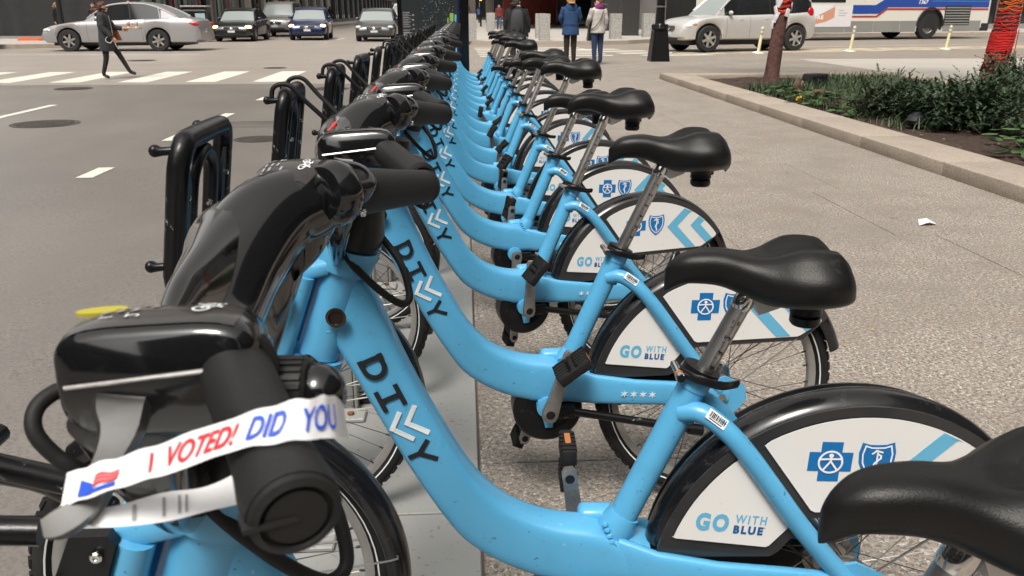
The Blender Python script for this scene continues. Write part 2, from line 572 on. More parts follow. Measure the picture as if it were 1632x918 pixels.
def on_tube(s, h, d=0.0):
    x = -.188 + .41 * s + .912 * h
    z = .786 - .912 * s + .41 * h
    return (x + OX, tube_y(h + .018) - d, z)

def polys_vf(polys, fn, d=.0012):
    b = MB()
    for q, p in enumerate(polys):
        b.add(prism(p, lambda u, v, t, q=q: fn(u, v, t + q * .00005), d))
    return b.get()

SKY = -.0485
def on_skirt(u, v, d=0.0):
    return (u + OX, SKY - .0035 - d, v)

def arc(c, r, a0, a1, n):
    return [(c[0] + r * math.cos(R(a0 + (a1 - a0) * k / n)), c[1] + r * math.sin(R(a0 + (a1 - a0) * k / n))) for k in range(n + 1)]

def wheel(name, c, parent, group_y=0.0):
    """tyre with rim, spoke and hub children"""
    ox = c[0] + OX
    prof = []
    for k in range(12):
        a = 2 * math.pi * k / 12
        prof.append((.316 + .0215 * math.cos(a) * (1 if math.cos(a) < 0 else .98), .0225 * math.sin(a)))
    wv = lathe(prof, 64, 'y', (0, 0, 0), closed=True)
    b = MB()
    b.add(wv)
    for k in range(64):      # tread blocks on the shoulders
        a = 2 * math.pi * (k + .5) / 64
        for s in (-1, 1):
            T = Matrix.Rotation(a, 4, 'Y') @ Matrix.Translation((.3335, s * .0125, 0)) @ Matrix.Rotation(s * .62, 4, 'Z')
            b.add(box(-.0024, .0028, -.0062, .0062, -.0105, .0105), 0, T)
    t = mk(name, b.get(), M['tyre'], parent, loc=(ox, 0, c[1]))
    rp = [(.296, -.0125), (.283, -.0125), (.277, -.009), (.277, .009), (.283, .0125), (.296, .0125), (.293, 0)]
    mk('rim', lathe(rp, 64, 'y', closed=True), M['rim'], t)
    b = MB()
    for s in (-1, 1):        # reflective stripe on the tyre wall
        b.add(lathe([(.3035, s * .0208), (.3065, s * .0222), (.3065, s * .0228), (.3035, s * .0214)], 64, 'y', closed=True))
    mk('reflective_stripe', b.get(), M['wink'], t)
    b = MB()
    for k in range(36):
        a = 2 * math.pi * k / 36
        s = 1 if k % 2 else -1
        d = .85 if (k // 2) % 2 else -.85
        p0 = (.278 * math.cos(a), s * .004, .278 * math.sin(a))
        p1 = (.030 * math.cos(a + d), s * .030, .030 * math.sin(a + d))
        b.add(tube([p0, p1], .00125, 4, cap=False))
        b.add(tube([p0, (p0[0] * .955, p0[1], p0[2] * .955)], .0026, 5, cap=False))
    mk('spoke', b.get(), M['spoke'], t, stuff=True)
    b = MB()
    b.add(lathe([(.008, -.055), (.012, -.05), (.012, -.036), (.034, -.034), (.034, -.029), (.02, -.024), (.02, .024), (.034, .029), (.034, .034), (.012, .036), (.012, .05), (.008, .055)], 20, 'y'))
    mk('hub', b.get(), M['metal'], t)
    return t

def fender_vf(c, a0, a1, r=.365, w=.036, n=40):
    secs = []
    for k in range(n + 1):
        a = R(a0 + (a1 - a0) * k / n)
        sec = []
        for j in range(13):
            b = R(-100 + 200 * j / 12)
            rr = r - .032 + .032 * math.cos(b)
            sec.append((c[0] + rr * math.cos(a), w * math.sin(b) / math.sin(R(90)) * 1.0, c[1] + rr * math.sin(a)))
        for j in range(12, -1, -1):
            b = R(-100 + 200 * j / 12)
            rr = r - .035 + .031 * math.cos(b)
            sec.append((c[0] + rr * math.cos(a), (w - .003) * math.sin(b), c[1] + rr * math.sin(a)))
        secs.append(sec)
    return S(loft(secs))

# handlebar cover: a central console, two arms rising out of it and boxy outer ends
CON = [(-.222, -.200, -.145, 1.13, 1.160, .2), (-.19, -.206, -.150, 1.075, 1.180, .2), (-.14, -.212, -.165, 1.02, 1.165, .22), (-.07, -.222, -.185, .970, 1.150, .25), (0.0, -.234, -.190, .955, 1.162, .25), (.06, -.242, -.185, .960, 1.172, .24), (.12, -.256, -.175, .985, 1.184, .22), (.16, -.268, -.160, 1.03, 1.191, .20), (.19, -.258, -.150, 1.075, 1.192, .2), (.208, -.238, -.145, 1.10, 1.184, .2), (.222, -.205, -.145, 1.13, 1.163, .2)]
END = [(.160, -.206, -.130, 1.095, 1.184, .05), (.185, -.207, -.112, 1.108, 1.199, .05), (.21, -.206, -.106, 1.118, 1.2065, .05), (.232, -.203, -.105, 1.124, 1.2075, .05), (.240, -.198, -.110, 1.142, 1.203, .05)]
ARM = [(-.212, 0, 1.080, .040), (-.213, .06, 1.092, .043), (-.207, .12, 1.122, .0455), (-.186, .175, 1.152, .045), (-.156, .215, 1.162, .042)]
ARM_NEAR = [(-.205, 0, 1.080, .038), (-.196, .06, 1.090, .039), (-.184, .12, 1.112, .038), (-.162, .175, 1.150, .034), (-.150, .215, 1.165, .030)]
def ysec(tab, y, e, n=32):
    a = y if tab is CON else abs(y)
    xf, xr, zb, zt, sl = [smooth_interp([(h[0], h[j]) for h in tab], a) for j in range(1, 6)]
    if tab is END:
        xr += .014 if y < 0 else -.022
        zt -= .004 if y < 0 else 0
        zb += .014 if y < 0 else 0
        xf += .008 if y < 0 else 0
    cx, cz = (xf + xr) / 2, (zb + zt) / 2
    hx, hz = (xr - xf) / 2, (zt - zb) / 2
    sec = []
    for k in range(n):
        t = 2 * math.pi * k / n
        x = cx + hx * math.copysign(abs(math.cos(t)) ** (2 / e), math.cos(t))
        z = cz + hz * math.copysign(abs(math.sin(t)) ** (2 / e), math.sin(t))
        sec.append((x, y, z - sl * (xr - x) * (.25 + .75 * (z - zb) / (zt - zb))))
    return sec
def cover_vf():
    b = MB()
    b.add(loft([ysec(CON, .2215 * k / 34, 2.4) for k in range(-34, 35)]))
    for s in (-1, 1):
        A_ = ARM if s > 0 else ARM_NEAR
        pts = spline([(p[0], s * p[1], p[2]) for p in A_], 6)
        rad = [q.x for q in spline([(p[3], 0, 0) for p in A_], 6)]
        b.add(tube(pts, rad, 28))
        ys = [.160 + (.240 - .160) * k / 14 for k in range(15)]
        secs = [ysec(END, s * y, 4.2, 36) for y in ys]
        b.add(loft(secs if s > 0 else secs[::-1]))
    return S(b.get())

def grip_pts(s, n=9):
    a, b = Vector((-.112 if s < 0 else -.122, s * .214, 1.174)), Vector((-.054 if s < 0 else -.040, s * .335, 1.156))
    return [a + (b - a) * k / n for k in range(n + 1)]

def saddle_vf():
    """nose at x=0 (front), rear at .305; z=0 at nose top"""
    st = [(0.0, .005, -.033, -.039), (.004, .010, -.027, -.044), (.012, .016, -.017, -.049), (.028, .024, -.005, -.053), (.052, .031, .003, -.058), (.09, .037, .007, -.064), (.13, .049, .003, -.073), (.165, .073, .001, -.083), (.195, .093, .007, -.090),
          (.23, .105, .012, -.093), (.262, .103, .011, -.088), (.284, .091, .003, -.076), (.298, .068, -.010, -.062), (.306, .040, -.024, -.052), (.309, .018, -.034, -.046)]
    xs = [.309 * (.5 - .5 * math.cos(math.pi * k / 52)) for k in range(53)]
    secs = []
    for x in xs:
        w, zt, zb = [smooth_interp([(q[0], q[j]) for q in st], x) for j in (1, 2, 3)]
        rear = max(0, min(1, (x - .14) / .07)) * max(0, min(1, (.309 - x) / .04))
        sec = []
        for k in range(36):
            t = 2 * math.pi * k / 36
            ca, sa = math.cos(t), math.sin(t)
            y = w * math.copysign(abs(ca) ** .75, ca)
            if sa >= 0:
                h = zt - zb * .0
                z = (zt + .6 * zb) + (-.6 * zb) * (abs(sa) ** .62)
                q = abs(y) / max(w, 1e-4)
                z += rear * .021 * (math.exp(-((q - .52) / .26) ** 2) - .75 * math.exp(-(q / .28) ** 2)) * sa
            else:
                z = (zt + .6 * zb) - (abs(sa) ** .9) * (-.42 * zb) * .9
                y *= (1 - .25 * abs(sa))
            sec.append((x, y, z))
        secs.append(sec)
    return loft(secs)

def ring_path(c, r, n, fn):
    return [fn(c[0] + r * math.cos(2 * math.pi * k / n), c[1] + r * math.sin(2 * math.pi * k / n)) for k in range(n)]

def make_bike():
    root = thing('share_bike', 'x', 'bicycle', (0, 0, 0), 0, 'sky blue share bikes docked in the row')
    fr = mk('frame', frame_vf(), M['blue'], root, auto=50)
    mk('weld_seam', weld([(.250 + .012 * math.cos(a), -.030 - .006 * math.sin(a * 2), .40 + .03 * a) for a in [k * .33 for k in range(7)]] +
                         [(-.207 - .004 * k, -.030, .93 - .018 * k) for k in range(5)] + [(-.232 + .004 * math.sin(k), -.031 + .004 * k, .842 - .004 * k) for k in range(4)] +
                         [(.385 + .006 * math.cos(k), -.018 - .004 * math.sin(k), .664 + .006 * k) for k in range(6)]), M['blue'], fr, stuff=True)
    # frame lettering
    D = stroke([(0, .003), (0.0055, .003), (.0055, .047), (.0055, .003)][1:3], .0088) + stroke([(.0, .0055), (.018, .0055)], .0088) + stroke([(.0, .0415), (.018, .0415)], .0088)
    bowl = [(.018 + .0205 * math.cos(R(a)), .0235 + .018 * math.sin(R(a))) for a in range(-90, 91, 18)]
    D += stroke(bowl, .0085)
    mk('letter', polys_vf(D, on_tube), M['ink'], fr, smooth=False)
    I = stroke([(.062, .005), (.103, .005)], .0085) + stroke([(.062, .0415), (.103, .0415)], .0085) + stroke([(.0825, .005), (.0825, .0415)], .0088)
    mk('letter', polys_vf(I, on_tube), M['ink'], fr, smooth=False)
    Y = stroke([(.199, .0), (.199, .023)], .0085) + stroke([(.199, .021), (.181, .046)], .0085) + stroke([(.199, .021), (.222, .046)], .0085)
    mk('letter', polys_vf(Y, on_tube), M['ink'], fr, smooth=False)
    for dh in (0.0, .029):
        V = stroke([(.1125, .0255 + dh), (.137, -.001 + dh), (.170, .0255 + dh)], .0085)
        mk('chevron', polys_vf(V, on_tube), M['wink'], fr, smooth=False)
    # four six pointed stars on the stay
    for k in range(4):
        cx, cz = .416 + .0258 * k, .367 - .002 * k
        st = []
        for j in range(12):
            rr = .0105 if j % 2 == 0 else .0037
            st.append((cx + rr * math.sin(math.pi * j / 6), cz + rr * math.cos(math.pi * j / 6)))
        mk('star', prism(st, lambda u, v, d: (u + OX, -.0742 - .0006 * (u - .41) / .06 - d, v), .0012), M['wink'], fr, smooth=False)
    # barcode on the stay
    b = MB()
    bt = Vector((.80, -.26, -.54)).normalized()
    bn = Vector((.30, -.86, .42))
    bn = (bn - bt * bn.dot(bt)).normalized()
    bu = bn.cross(bt)
    if bu.z < 0:
        bu = -bu
    def bc(u, v, d):
        p = Vector((.424, -.0385, .6755)) + bt * u + bn * (.0192 + d - 12 * v * v) + bu * v
        return (p.x + OX, p.y, p.z)
    b.add(prism([(-.019, -.0095), (.019, -.0095), (.019, .0095), (-.019, .0095)], lambda u, v, d: bc(u, v, d), .001), 0)
    rnd = random.Random(3)
    x = -.015
    while x < .015:
        ww = rnd.choice([.0008, .0014, .002])
        b.add(prism([(x, -.004), (x + ww, -.004), (x + ww, .007), (x, .007)], lambda u, v, d: bc(u, v, .001 + d), .0005), 1)
        x += ww + rnd.choice([.0009, .0015])
    b.add(prism([(-.013, -.0075), (.013, -.0075), (.013, -.0058), (-.013, -.0058)], lambda u, v, d: bc(u, v, .001 + d), .0005), 1)
    mk('barcode_sticker', b.get(), [M['paper'], M['ink']], fr, smooth=False)
    # lock hole
    b = MB()
    b.add(lathe([(.0165, -.046), (.0172, -.049), (.0125, -.050), (.0115, -.046), (.010, -.038), (.0, -.038)], 24, 'y', (-.214, 0, .872)))
    mk('lock_socket', S(b.get()), mat('dark_brass', (.10, .075, .06), .25, metal=.9), fr)
    # collar plates, bracket
    b = MB()
    b.add(tube([(-.2045, 0, .943), (-.1935, 0, .974), (-.1905, 0, .9825)], [.046, .0485, .047], 28))
    b.add(loft([supsec(x, z, (.33, .94), .018, t, 4, 20) for x, z, t in ((-.290, .935, .034), (-.262, .945, .040), (-.22, .955, .040))]))
    b.add(tube([(-.268, 0, .765), (-.259, 0, .790)], [.0455, .0455], 28))
    b.add(loft([supsec(x, z, (.33, .94), .013, t, 4, 20) for x, z, t in ((-.345, .803, .030), (-.320, .797, .040), (-.265, .780, .043))]))
    b.add(tube([(-.262, -.033, .940), (-.312, -.033, .800)], .0165, 14))
    b.add(tube([(-.262, .033, .940), (-.312, .033, .800)], .0165, 14))
    br = mk('docking_bracket', S(b.get()), M['blue'], root)
    plate = [(-.306, .955), (-.276, .955), (-.271, .945), (-.318, .815), (-.330, .805), (-.358, .812), (-.362, .83)]
    pl = mk('bracket_plate', S(prism(plate, lambda u, v, d: (u, -.052 + d, v), .012)), M['black'], br, smooth=False)
    for p in ((-.286, .938), (-.348, .845), (-.334, .825)):
        mk('bolt', S(lathe([(.0052, -.053), (.0052, -.056), (.004, -.0572), (.0022, -.0572), (.002, -.0555), (0, -.0555)], 10, 'y', (p[0], 0, p[1]))), M['chrome'], pl)
    # wheels
    wheel('front_wheel', FC, root)
    rw = wheel('rear_wheel', BC, root)
    mk('brake_drum', lathe([(.0, -.082), (.009, -.082), (.009, -.052), (.046, -.052), (.05, -.045), (.05, -.034), (.0, -.034)], 28, 'y'), M['metal'], rw)
    mk('brake_drum', lathe([(.0, .034), (.05, .034), (.05, .05), (.0, .052)], 28, 'y'), M['metal'], rw)
    # fenders
    ff = mk('front_fender', fender_vf(FC, 128, -14), M['fender'], root)
    b = MB()
    for s in (-1, 1):
        b.add(tube(spline([(FC[0], s * .05, FC[1] + .01), (-.30, s * .046, .375), (-.15, s * .038, .392), (-.137, s * .034, .40)], 3), .0022, 6))
    mk('fender_stay', S(b.get()), M['metal'], ff)
    rf = mk('rear_fender', fender_vf(BC, 175, 18, .372, .040), M['fender'], root)
    for s in (-1, 1):
        mk('fender_stay', S(tube([(.70, s * .062, .35), (.85, s * .05, .455), (.955, s * .043, .545)], .0022, 6)), M['metal'], rf)
    # skirt guard
    c = (.690, .345)
    outer = arc(c, .360, 172, 36, 28)
    frame_poly = [(.338, .405)] + outer + [(.975, .548), (.915, .492), (.612, .484), (.600, .47), (.560, .415), (.545, .405)]
    sk = mk('skirt_guard', prism(frame_poly, lambda u, v, d: (u + OX, SKY + d, v), .004), M['skirt'], root, smooth=False)
    mk('skirt_guard', prism(frame_poly, lambda u, v, d: (u + OX, -SKY + d, v), .004), M['skirt'], root, smooth=False)
    RA = .341
    front = [(.363, .452), (.369, .448), (.534, .428), (.540, .431), (.571, .468), (.571, .474), (.484, .606), (.476, .608)] + [p for p in arc(c, RA, 129, 162, 10)]
    mk('white_panel', prism(front, on_skirt, .0012), M['white'], sk, smooth=False)
    rear = [(.516, .632), (.610, .503), (.617, .500), (.899, .505), (.906, .508)] + [(.963, .543)] + arc(c, RA, 37, 120, 24)
    rear = [(.514, .634), (.608, .504), (.616, .500), (.897, .505), (.905, .508), (.958, .541), (.962, .548)] + arc(c, RA, 37.5, 119, 24)
    pr = mk('white_panel', prism(rear, on_skirt, .0012), M['white'], sk, smooth=False)
    lvl = lambda d0: (lambda u, v, d=0.0: (u + OX, SKY - .0048 - d0 - d, v))
    # words on the front panel, tilted five degrees
    ang = R(-5.5)
    def wr(u, v):
        return lvl(.0006)(.402 + u * math.cos(ang) - v * math.sin(ang), .4655 + u * math.sin(ang) + v * math.cos(ang))
    mk('lettering', mapv(text_fit('GO', 0, .060, 0, .0375, bold=.055, spacing=1.25), wr), M['lblue'], sk, smooth=False)
    mk('lettering', mapv(text_fit('WITH', .070, .127, .0205, .0178, bold=.026, spacing=1.35), wr), M['lblue'], sk, smooth=False)
    mk('lettering', mapv(text_fit('BLUE', .070, .124, -.001, .0172, bold=.055, spacing=1.35), wr), M['navy'], sk, smooth=False)
    mk('lettering', mapv(text_fit('TM', .1225, .127, .0125, .003), wr), M['navy'], sk, smooth=False)
    # cross emblem
    cx, cz = .631, .602
    em = lvl(.0)
    a, h = .0185, .0385
    cross = [(-a, -h), (a, -h), (a, -a), (h, -a), (h, a), (a, a), (a, h), (-a, h), (-a, a), (-h, a), (-h, -a), (-a, -a)]
    ce = mk('cross_emblem', prism([(cx + p[0] + p[1] * .03, cz + p[1] - p[0] * .03) for p in cross], em, .0006), M['dblue'], sk, smooth=False)
    e2 = lvl(.0008)
    P = stroke([(cx + .0205 * math.cos(2 * math.pi * k / 28), cz + .0205 * math.sin(2 * math.pi * k / 28)) for k in range(28)], .0034, True)
    for q in ([(0, .002), (-.0125, -.0155)], [(0, .002), (.0125, -.0155)], [(-.0185, .006), (0, .0065), (.0185, .006)], [(0, .014), (0, .0)]):
        P += stroke([(cx + u, cz + v) for u, v in q], .0034)
    P.append([(cx + .0042 * math.cos(2 * math.pi * k / 12), cz + .0132 + .0042 * math.sin(2 * math.pi * k / 12)) for k in range(12)])
    mk('emblem_figure', polys_vf(P, e2, .0004), M['paper'], sk, smooth=False)
    # shield emblem
    sx, sz = .712, .601
    sh = [(-.028, .038), (-.014, .0335), (0, .033), (.014, .0335), (.028, .038), (.0325, .018), (.031, -.002), (.022, -.022), (.010, -.034), (0, -.041), (-.010, -.034), (-.022, -.022), (-.031, -.002), (-.0325, .018)]
    mk('shield_emblem', prism([(sx + p[0], sz + p[1]) for p in sh], em, .0006), M['dblue'], sk, smooth=False)
    P = stroke([(sx + p[0] * .80, sz + p[1] * .80 + .001) for p in sh], .0026, True)
    P += stroke([(sx, sz + .022), (sx, sz - .026)], .0028)
    P += stroke([(sx + .008 * math.sin(t * .95) * (1 - t / 14), sz + .017 - t * .0046) for t in range(0, 9)], .0032)
    P += stroke([(sx - .010, sz + .016), (sx - .002, sz + .023), (sx + .009, sz + .019)], .003)
    mk('emblem_figure', polys_vf(P, e2, .0004), M['paper'], sk, smooth=False)
    # chevrons on the rear panel, clipped by its edge
    def clip(poly):
        lines = [((.610, .503), (.905, .508)), ((.905, .508), (.962, .547))]
        def inside(p, l):
            (x0, y0), (x1, y1) = l
            return (x1 - x0) * (p[1] - y0) - (y1 - y0) * (p[0] - x0) > 0
        for l in lines:
            out = []
            for k in range(len(poly)):
                A, B = poly[k - 1], poly[k]
                ia, ib = inside(A, l), inside(B, l)
                if ia != ib:
                    (x0, y0), (x1, y1) = l
                    da = (x1 - x0) * (A[1] - y0) - (y1 - y0) * (A[0] - x0)
                    db = (x1 - x0) * (B[1] - y0) - (y1 - y0) * (B[0] - x0)
                    t = da / (da - db)
                    out.append((A[0] + (B[0] - A[0]) * t, A[1] + (B[1] - A[1]) * t))
                if ib:
                    out.append(B)
            poly = out
            if not poly:
                return []
        return poly
    for x0, zt in ((.757, .668), (.852, .632)):
        up = [(x0, .590), (x0 + .041, .590), (x0 + .041 + (zt - .590) * .98, zt), (x0 + (zt - .590) * .98, zt)]
        # keep the top inside the arc
        def lim(p):
            dx, dz = p[0] - c[0], p[1] - c[1]
            d = math.hypot(dx, dz)
            return p if d < RA - .002 else (c[0] + dx / d * (RA - .002), c[1] + dz / d * (RA - .002))
        n = 8
        U = [(x0 + (zt - .590) * .98 * k / n, .590 + (zt - .590) * k / n) for k in range(n + 1)]
        V = [(p[0] + .041, p[1]) for p in U]
        up = [[lim(U[q]), lim(V[q]), lim(V[q + 1]), lim(U[q + 1])] for q in range(n)]
        dn = clip([(x0, .590), (x0 + .041, .590), (x0 + .041 + .105, .480), (x0 + .105, .480)][::-1])
        mk('panel_chevron', polys_vf(up + ([dn] if len(dn) > 2 else []), em, .0006), M['lblue'], sk, smooth=False)
    # drive: chain guard, cranks, pedals, kickstand
    b = MB()
    b.add(lathe([(.0, -.033), (.060, -.033), (.064, -.036), (.090, -.034), (.096, -.028), (.096, .030), (.0, .030)], 40, 'y', (.214, 0, .312)))
    b.add(loft([supsec(x, .335, (0, 1), .036, .012, 3, 16, .052) for x in (.24, .66, .69)]))
    mk('chain_guard', S(b.get()), M['black'], root)
    b = MB()
    b.add(bbox(.225, .285, -.072, -.048, .298, .335, .006))
    b.add(tube([(.270, -.062, .318), (.45, -.070, .283), (.60, -.076, .254)], .0115, 12))
    b.add(tube([(.600, -.076, .254), (.640, -.078, .247)], [.0165, .0165], 12))
    mk('kickstand', S(b.get()), M['chipped'], root)
    for s, a in ((-1, 16), (1, 196)):
        b = MB()
        secs = []
        for z, hw in ((-.022, .010), (-.016, .018), (0, .0215), (.06, .017), (.15, .0145), (.176, .0145), (.186, .009)):
            secs.append([(q[0], q[1], z) for q in ((-hw, -.007), (-hw * .7, -.009), (hw * .7, -.009), (hw, -.007), (hw, .007), (hw * .7, .009), (-hw * .7, .009), (-hw, .007))])
        b.add(loft(secs))
        b.add(lathe([(.0, -.0105), (.0115, -.0105), (.0125, -.009)], 14, 'y'), 1)
        b.add(lathe([(.0, -.0105 * 1), (.0085, -.0112), (.0095, -.0105)], 14, 'y', (0, 0, .168)), 1)
        ck = mk('crank', b.get(), [M['crank'], M['rubber']], root, loc=(.212 + OX, s * .088, .325))
        # pedal: two ribbed blocks and end plates
        p = MB()
        y0 = s * .014
        for q in (-1, 1):
            p.add(bbox(q * .030 - .016, q * .030 + .016, min(y0, y0 + s * .092), max(y0, y0 + s * .092), -.014, .014, .004), 0)
            for k in range(5):
                yy = y0 + s * (.012 + .016 * k)
                p.add(box(q * .030 - .018, q * .030 + .018, yy - .004, yy + .004, -.0155, .0155), 0)
        p.add(bbox(-.046, .046, min(y0, y0 + s * .012), max(y0, y0 + s * .012), -.012, .012, .004), 0)
        p.add(bbox(-.046, .046, min(y0 + s * .082, y0 + s * .094), max(y0 + s * .082, y0 + s * .094), -.012, .012, .004), 0)
        p.add(tube([(0, 0, 0), (0, s * .108, 0)], .0105, 10), 0)
        pd = mk('pedal', p.get(), M['rubber'], ck, loc=(0, 0, .168))
        pd.rotation_euler = (0, R(-52 if s < 0 else -82), 0)
        mk('pedal_reflector', bbox(.0465, .0485, y0 + s * .053 - .02, y0 + s * .053 + .02, -.006, .006, .0006, 1), M['amber'], ck, loc=(0, 0, .168)).rotation_euler = (0, R(-52 if s < 0 else -82), 0)
    # seat post with numbers, clamp, saddle
    b = MB()
    d = Vector((.392, 0, .92)).normalized()
    top = Vector((.464, 0, .868))
    b.add(tube([Vector((.404, 0, .747)) - d * .16, top], .0162, 18))
    b.add(tube(spline([top, top + d * .016, top + Vector((.018, 0, .028)), top + Vector((.05, 0, .034))], 4), [.0166, .0176, .0182, .0182, .018, .0178, .0174, .017, .0165, .016, .0155, .015, .014], 18), 1)
    head = [(.475, .903), (.552, .909), (.560, .900), (.525, .874), (.492, .862)]
    b.add(prism(head, lambda u, v, q: (u, -.0185 + q, v), .037), 2)
    sp = mk('seat_post', S(b.get()), [M['metal'], M['chrome'], M['alloy']], root)
    b = MB()
    side = Vector((-.92, 0, .392)).normalized()
    for k in range(6):
        c0 = top - d * (.022 + .0300 * k)
        tv = text_fit(str(k + 1), -.0038, .0038, -.0060, .0115, bold=.02)
        def pf(u, v, c0=c0):
            p = c0 + d * (u) + side * (-v)
            return (p.x + OX, -.0162 * math.cos(v / .0162) - .0004, p.z)
        b.add(mapv(tv, pf))
        c1 = c0 - d * .010
        for q in (c1,):
            b.add(prism([(-.0005, -.006), (.0005, -.006), (.0005, -.001), (-.0005, -.001)], lambda u, v, dd, q=q: ((q + d * u + side * (-v)).x + OX, -.0160 - dd, (q + d * u + side * (-v)).z), .0004))
    mk('height_number', b.get(), M['ink'], sp, smooth=False)
    b = MB()
    cl = Vector((.404, 0, .748))
    b.add(tube([cl - d * .006, cl + d * .012], .0335, 20), 0)
    b.add(tube(spline([cl + Vector((-.032, -.022, .010)), cl + Vector((-.012, -.040, .006)), cl + Vector((.03, -.040, -.006)), cl + Vector((.062, -.020, -.012))], 4), .0085, 10, flat=(1, .55)), 0)
    b.add(tube([cl + Vector((-.040, -.030, .006)), cl + Vector((-.040, .030, .006))], .0065, 10), 1)
    b.add(lathe([(.0, -.036), (.0075, -.036), (.009, -.033), (.009, -.027), (.0, -.027)], 12, 'y', (cl.x - .040, 0, cl.z + .006)), 1)
    b.add(lathe([(.0, -.024), (.008, -.022), (.008, -.016), (.0, -.014)], 12, 'y', (cl.x - .040, 0, cl.z + .006)), 2)
    mk('seat_clamp', S(b.get()), [M['black'], M['chrome'], M['amber']], root)
    sv = saddle_vf()
    sd = mk('saddle', ([(p[0] + .333 + OX, p[1], p[2] + .972 - .06 * p[0]) for p in sv[0]], sv[1]), M['saddle'], root, auto=70)
    b = MB()
    for s in (-1, 1):
        b.add(tube(spline([(.40, s * .012, .925), (.47, s * .022, .906), (.55, s * .024, .902), (.60, s * .03, .915)], 4), .0035, 7))
    mk('saddle_rail', S(b.get()), M['chrome'], sd)
    b = MB()
    b.add(lathe([(.0, .838), (.022, .839), (.026, .844), (.026, .855), (.023, .857), (.027, .861), (.026, .872), (.029, .876), (.032, .900)], 20, 'z', (.578, 0, 0)), 0)
    b.add(bbox(.600, .609, -.012, .012, .868, .882, .003), 1)
    mk('tail_lamp', S(b.get()), [M['black'], M['redlens']], sd)
    # ---- steering parts
    hb = mk('handlebar', cover_vf(), M['gloss'], root, auto=60)
    b = MB()
    b.add(tube([(-.1905, 0, .983), (-.188, 0, .99), (-.182, 0, 1.012), (-.172, 0, 1.055)], [.044, .047, .049, .040], 26))
    mk('stem', S(b.get()), M['black'], hb)
    for s in (-1, 1):
        gp = grip_pts(s)
        rr = [.0180, .0185, .0186, .0184, .0182, .0180, .0180, .0186, .0202, .0200] if s < 0 else [.0225, .0245, .0248, .0243, .0233, .0222, .0212, .0204, .0198, .0190]
        b = MB()
        b.add(tube(gp, rr, 22), 0)
        ax = (gp[-1] - gp[0]).normalized()
        e = gp[-1]
        T = Matrix.Translation(e) @ ax.to_track_quat('Z', 'X').to_matrix().to_4x4()
        b.add(lathe([(.0196, -.002), (.0188, .003), (.0155, .0045), (.0150, .0015), (.0132, .0015), (.0128, .0035), (.0, .0042)], 28), 0, T)
        b.add(box(-.0005, .0215, -.0012, .0012, -.006, .0048), 1, T @ Matrix.Rotation(R(90 if s < 0 else -90), 4, 'Z'))
        q = gp[0] + ax * .008
        T2 = Matrix.Translation(q) @ ax.to_track_quat('Z', 'X').to_matrix().to_4x4()
        for k in range(3):
            b.add(lathe([(.0212, -.002 + .004 * k), (.0228, -.001 + .004 * k), (.0228, .0005 + .004 * k), (.0212, .0015 + .004 * k)], 26), 0, T2)
        mk('grip', S(b.get()), [M['grip'], M['ink']], hb)
        # control housing between cover and grip
        b = MB()
        T3 = Matrix.Translation(gp[0]) @ ax.to_track_quat('Z', 'X').to_matrix().to_4x4()
        rad = .034 if s > 0 else .024
        b.add(lathe([(.018, -.026), (rad * .8, -.024), (rad, -.012), (rad, .0), (rad * .86, .008), (.020, .010)], 28), 0, T3)
        if s > 0:
            T4 = Matrix.Translation((-.104, s * .220, 1.192)) @ Matrix.Rotation(R(25), 4, 'Y') @ Matrix.Rotation(R(18), 4, 'X')
            b.add(lathe([(.024, -.022), (.025, -.004), (.0235, .0), (.019, .003), (.014, .003), (.0125, -.002), (.008, -.002), (.0, -.004)], 24), 0, T4)
            b.add(lathe([(.005, -.002), (.005, .002), (.003, .003), (.0, .001)], 10, 'x', (gp[0].x + .026, s * .206, 1.156)), 1)
        mk('control_housing', S(b.get()), [M['gloss'], M['chrome']], hb)
        # brake lever: alloy blade from under the cover
        lp = [(-.172, s * .222, 1.162), (-.163, s * .238, 1.159), (-.154, s * .252, 1.155), (-.156, s * .268, 1.144), (-.158, s * .282, 1.134), (-.166, s * .292, 1.128), (-.173, s * .296, 1.126)]
        b = MB()
        lv = [((-.163, .224, 1.164), .030), ((-.160, .240, 1.158), .029), ((-.157, .252, 1.151), .022), ((-.158, .265, 1.143), .0155), ((-.160, .282, 1.134), .014), ((-.163, .290, 1.130), .0135), ((-.171, .296, 1.127), .0140), ((-.176, .298, 1.126), .010)]
        P_ = spline([(p[0], s * p[1], p[2]) for p, w_ in lv], 3)
        W_ = [q.x for q in spline([(w_, 0, 0) for p, w_ in lv], 3)]
        nv_ = Vector((.20, s * .80, .56)).normalized()
        secs = []
        for k in range(len(P_)):
            t_ = (P_[min(k + 1, len(P_) - 1)] - P_[max(k - 1, 0)]).normalized()
            wd_ = nv_.cross(t_).normalized()
            nn_ = t_.cross(wd_).normalized()
            hw = W_[k] / 2
            secs.append([P_[k] + wd_ * (a_ * hw) + nn_ * (c_ * .0065) for a_, c_ in ((-1, -.3), (-.86, -1), (.86, -1), (1, -.3), (1, .3), (.80, 1), (-.80, 1), (-1, .3))])
        b.add(loft(secs))
        mk('brake_lever', S(b.get()), M['lever'], hb, auto=25)
        # label plate on top of each arm
        def lab(u, v, d=0.0, s=s):
            # u front to rear 0..1, v outward 0..1, on the flat top of the arm end
            a = .176 + .063 * v
            xf, xr, zb, zt, sl = [smooth_interp([(h[0], h[j]) for h in END], a) for j in range(1, 6)]
            xr += .014 if s < 0 else -.022
            zt -= .004 if s < 0 else 0
            zb += .014 if s < 0 else 0
            xf += .008 if s < 0 else 0
            x = xf + (xr - xf) * u
            hx, hz = (xr - xf) / 2, (zt - zb) / 2
            t = min(.999, abs((x - (xf + xr) / 2) / hx))
            z = (zt + zb) / 2 + hz * (1 - t ** 4.2) ** (1 / 4.2)
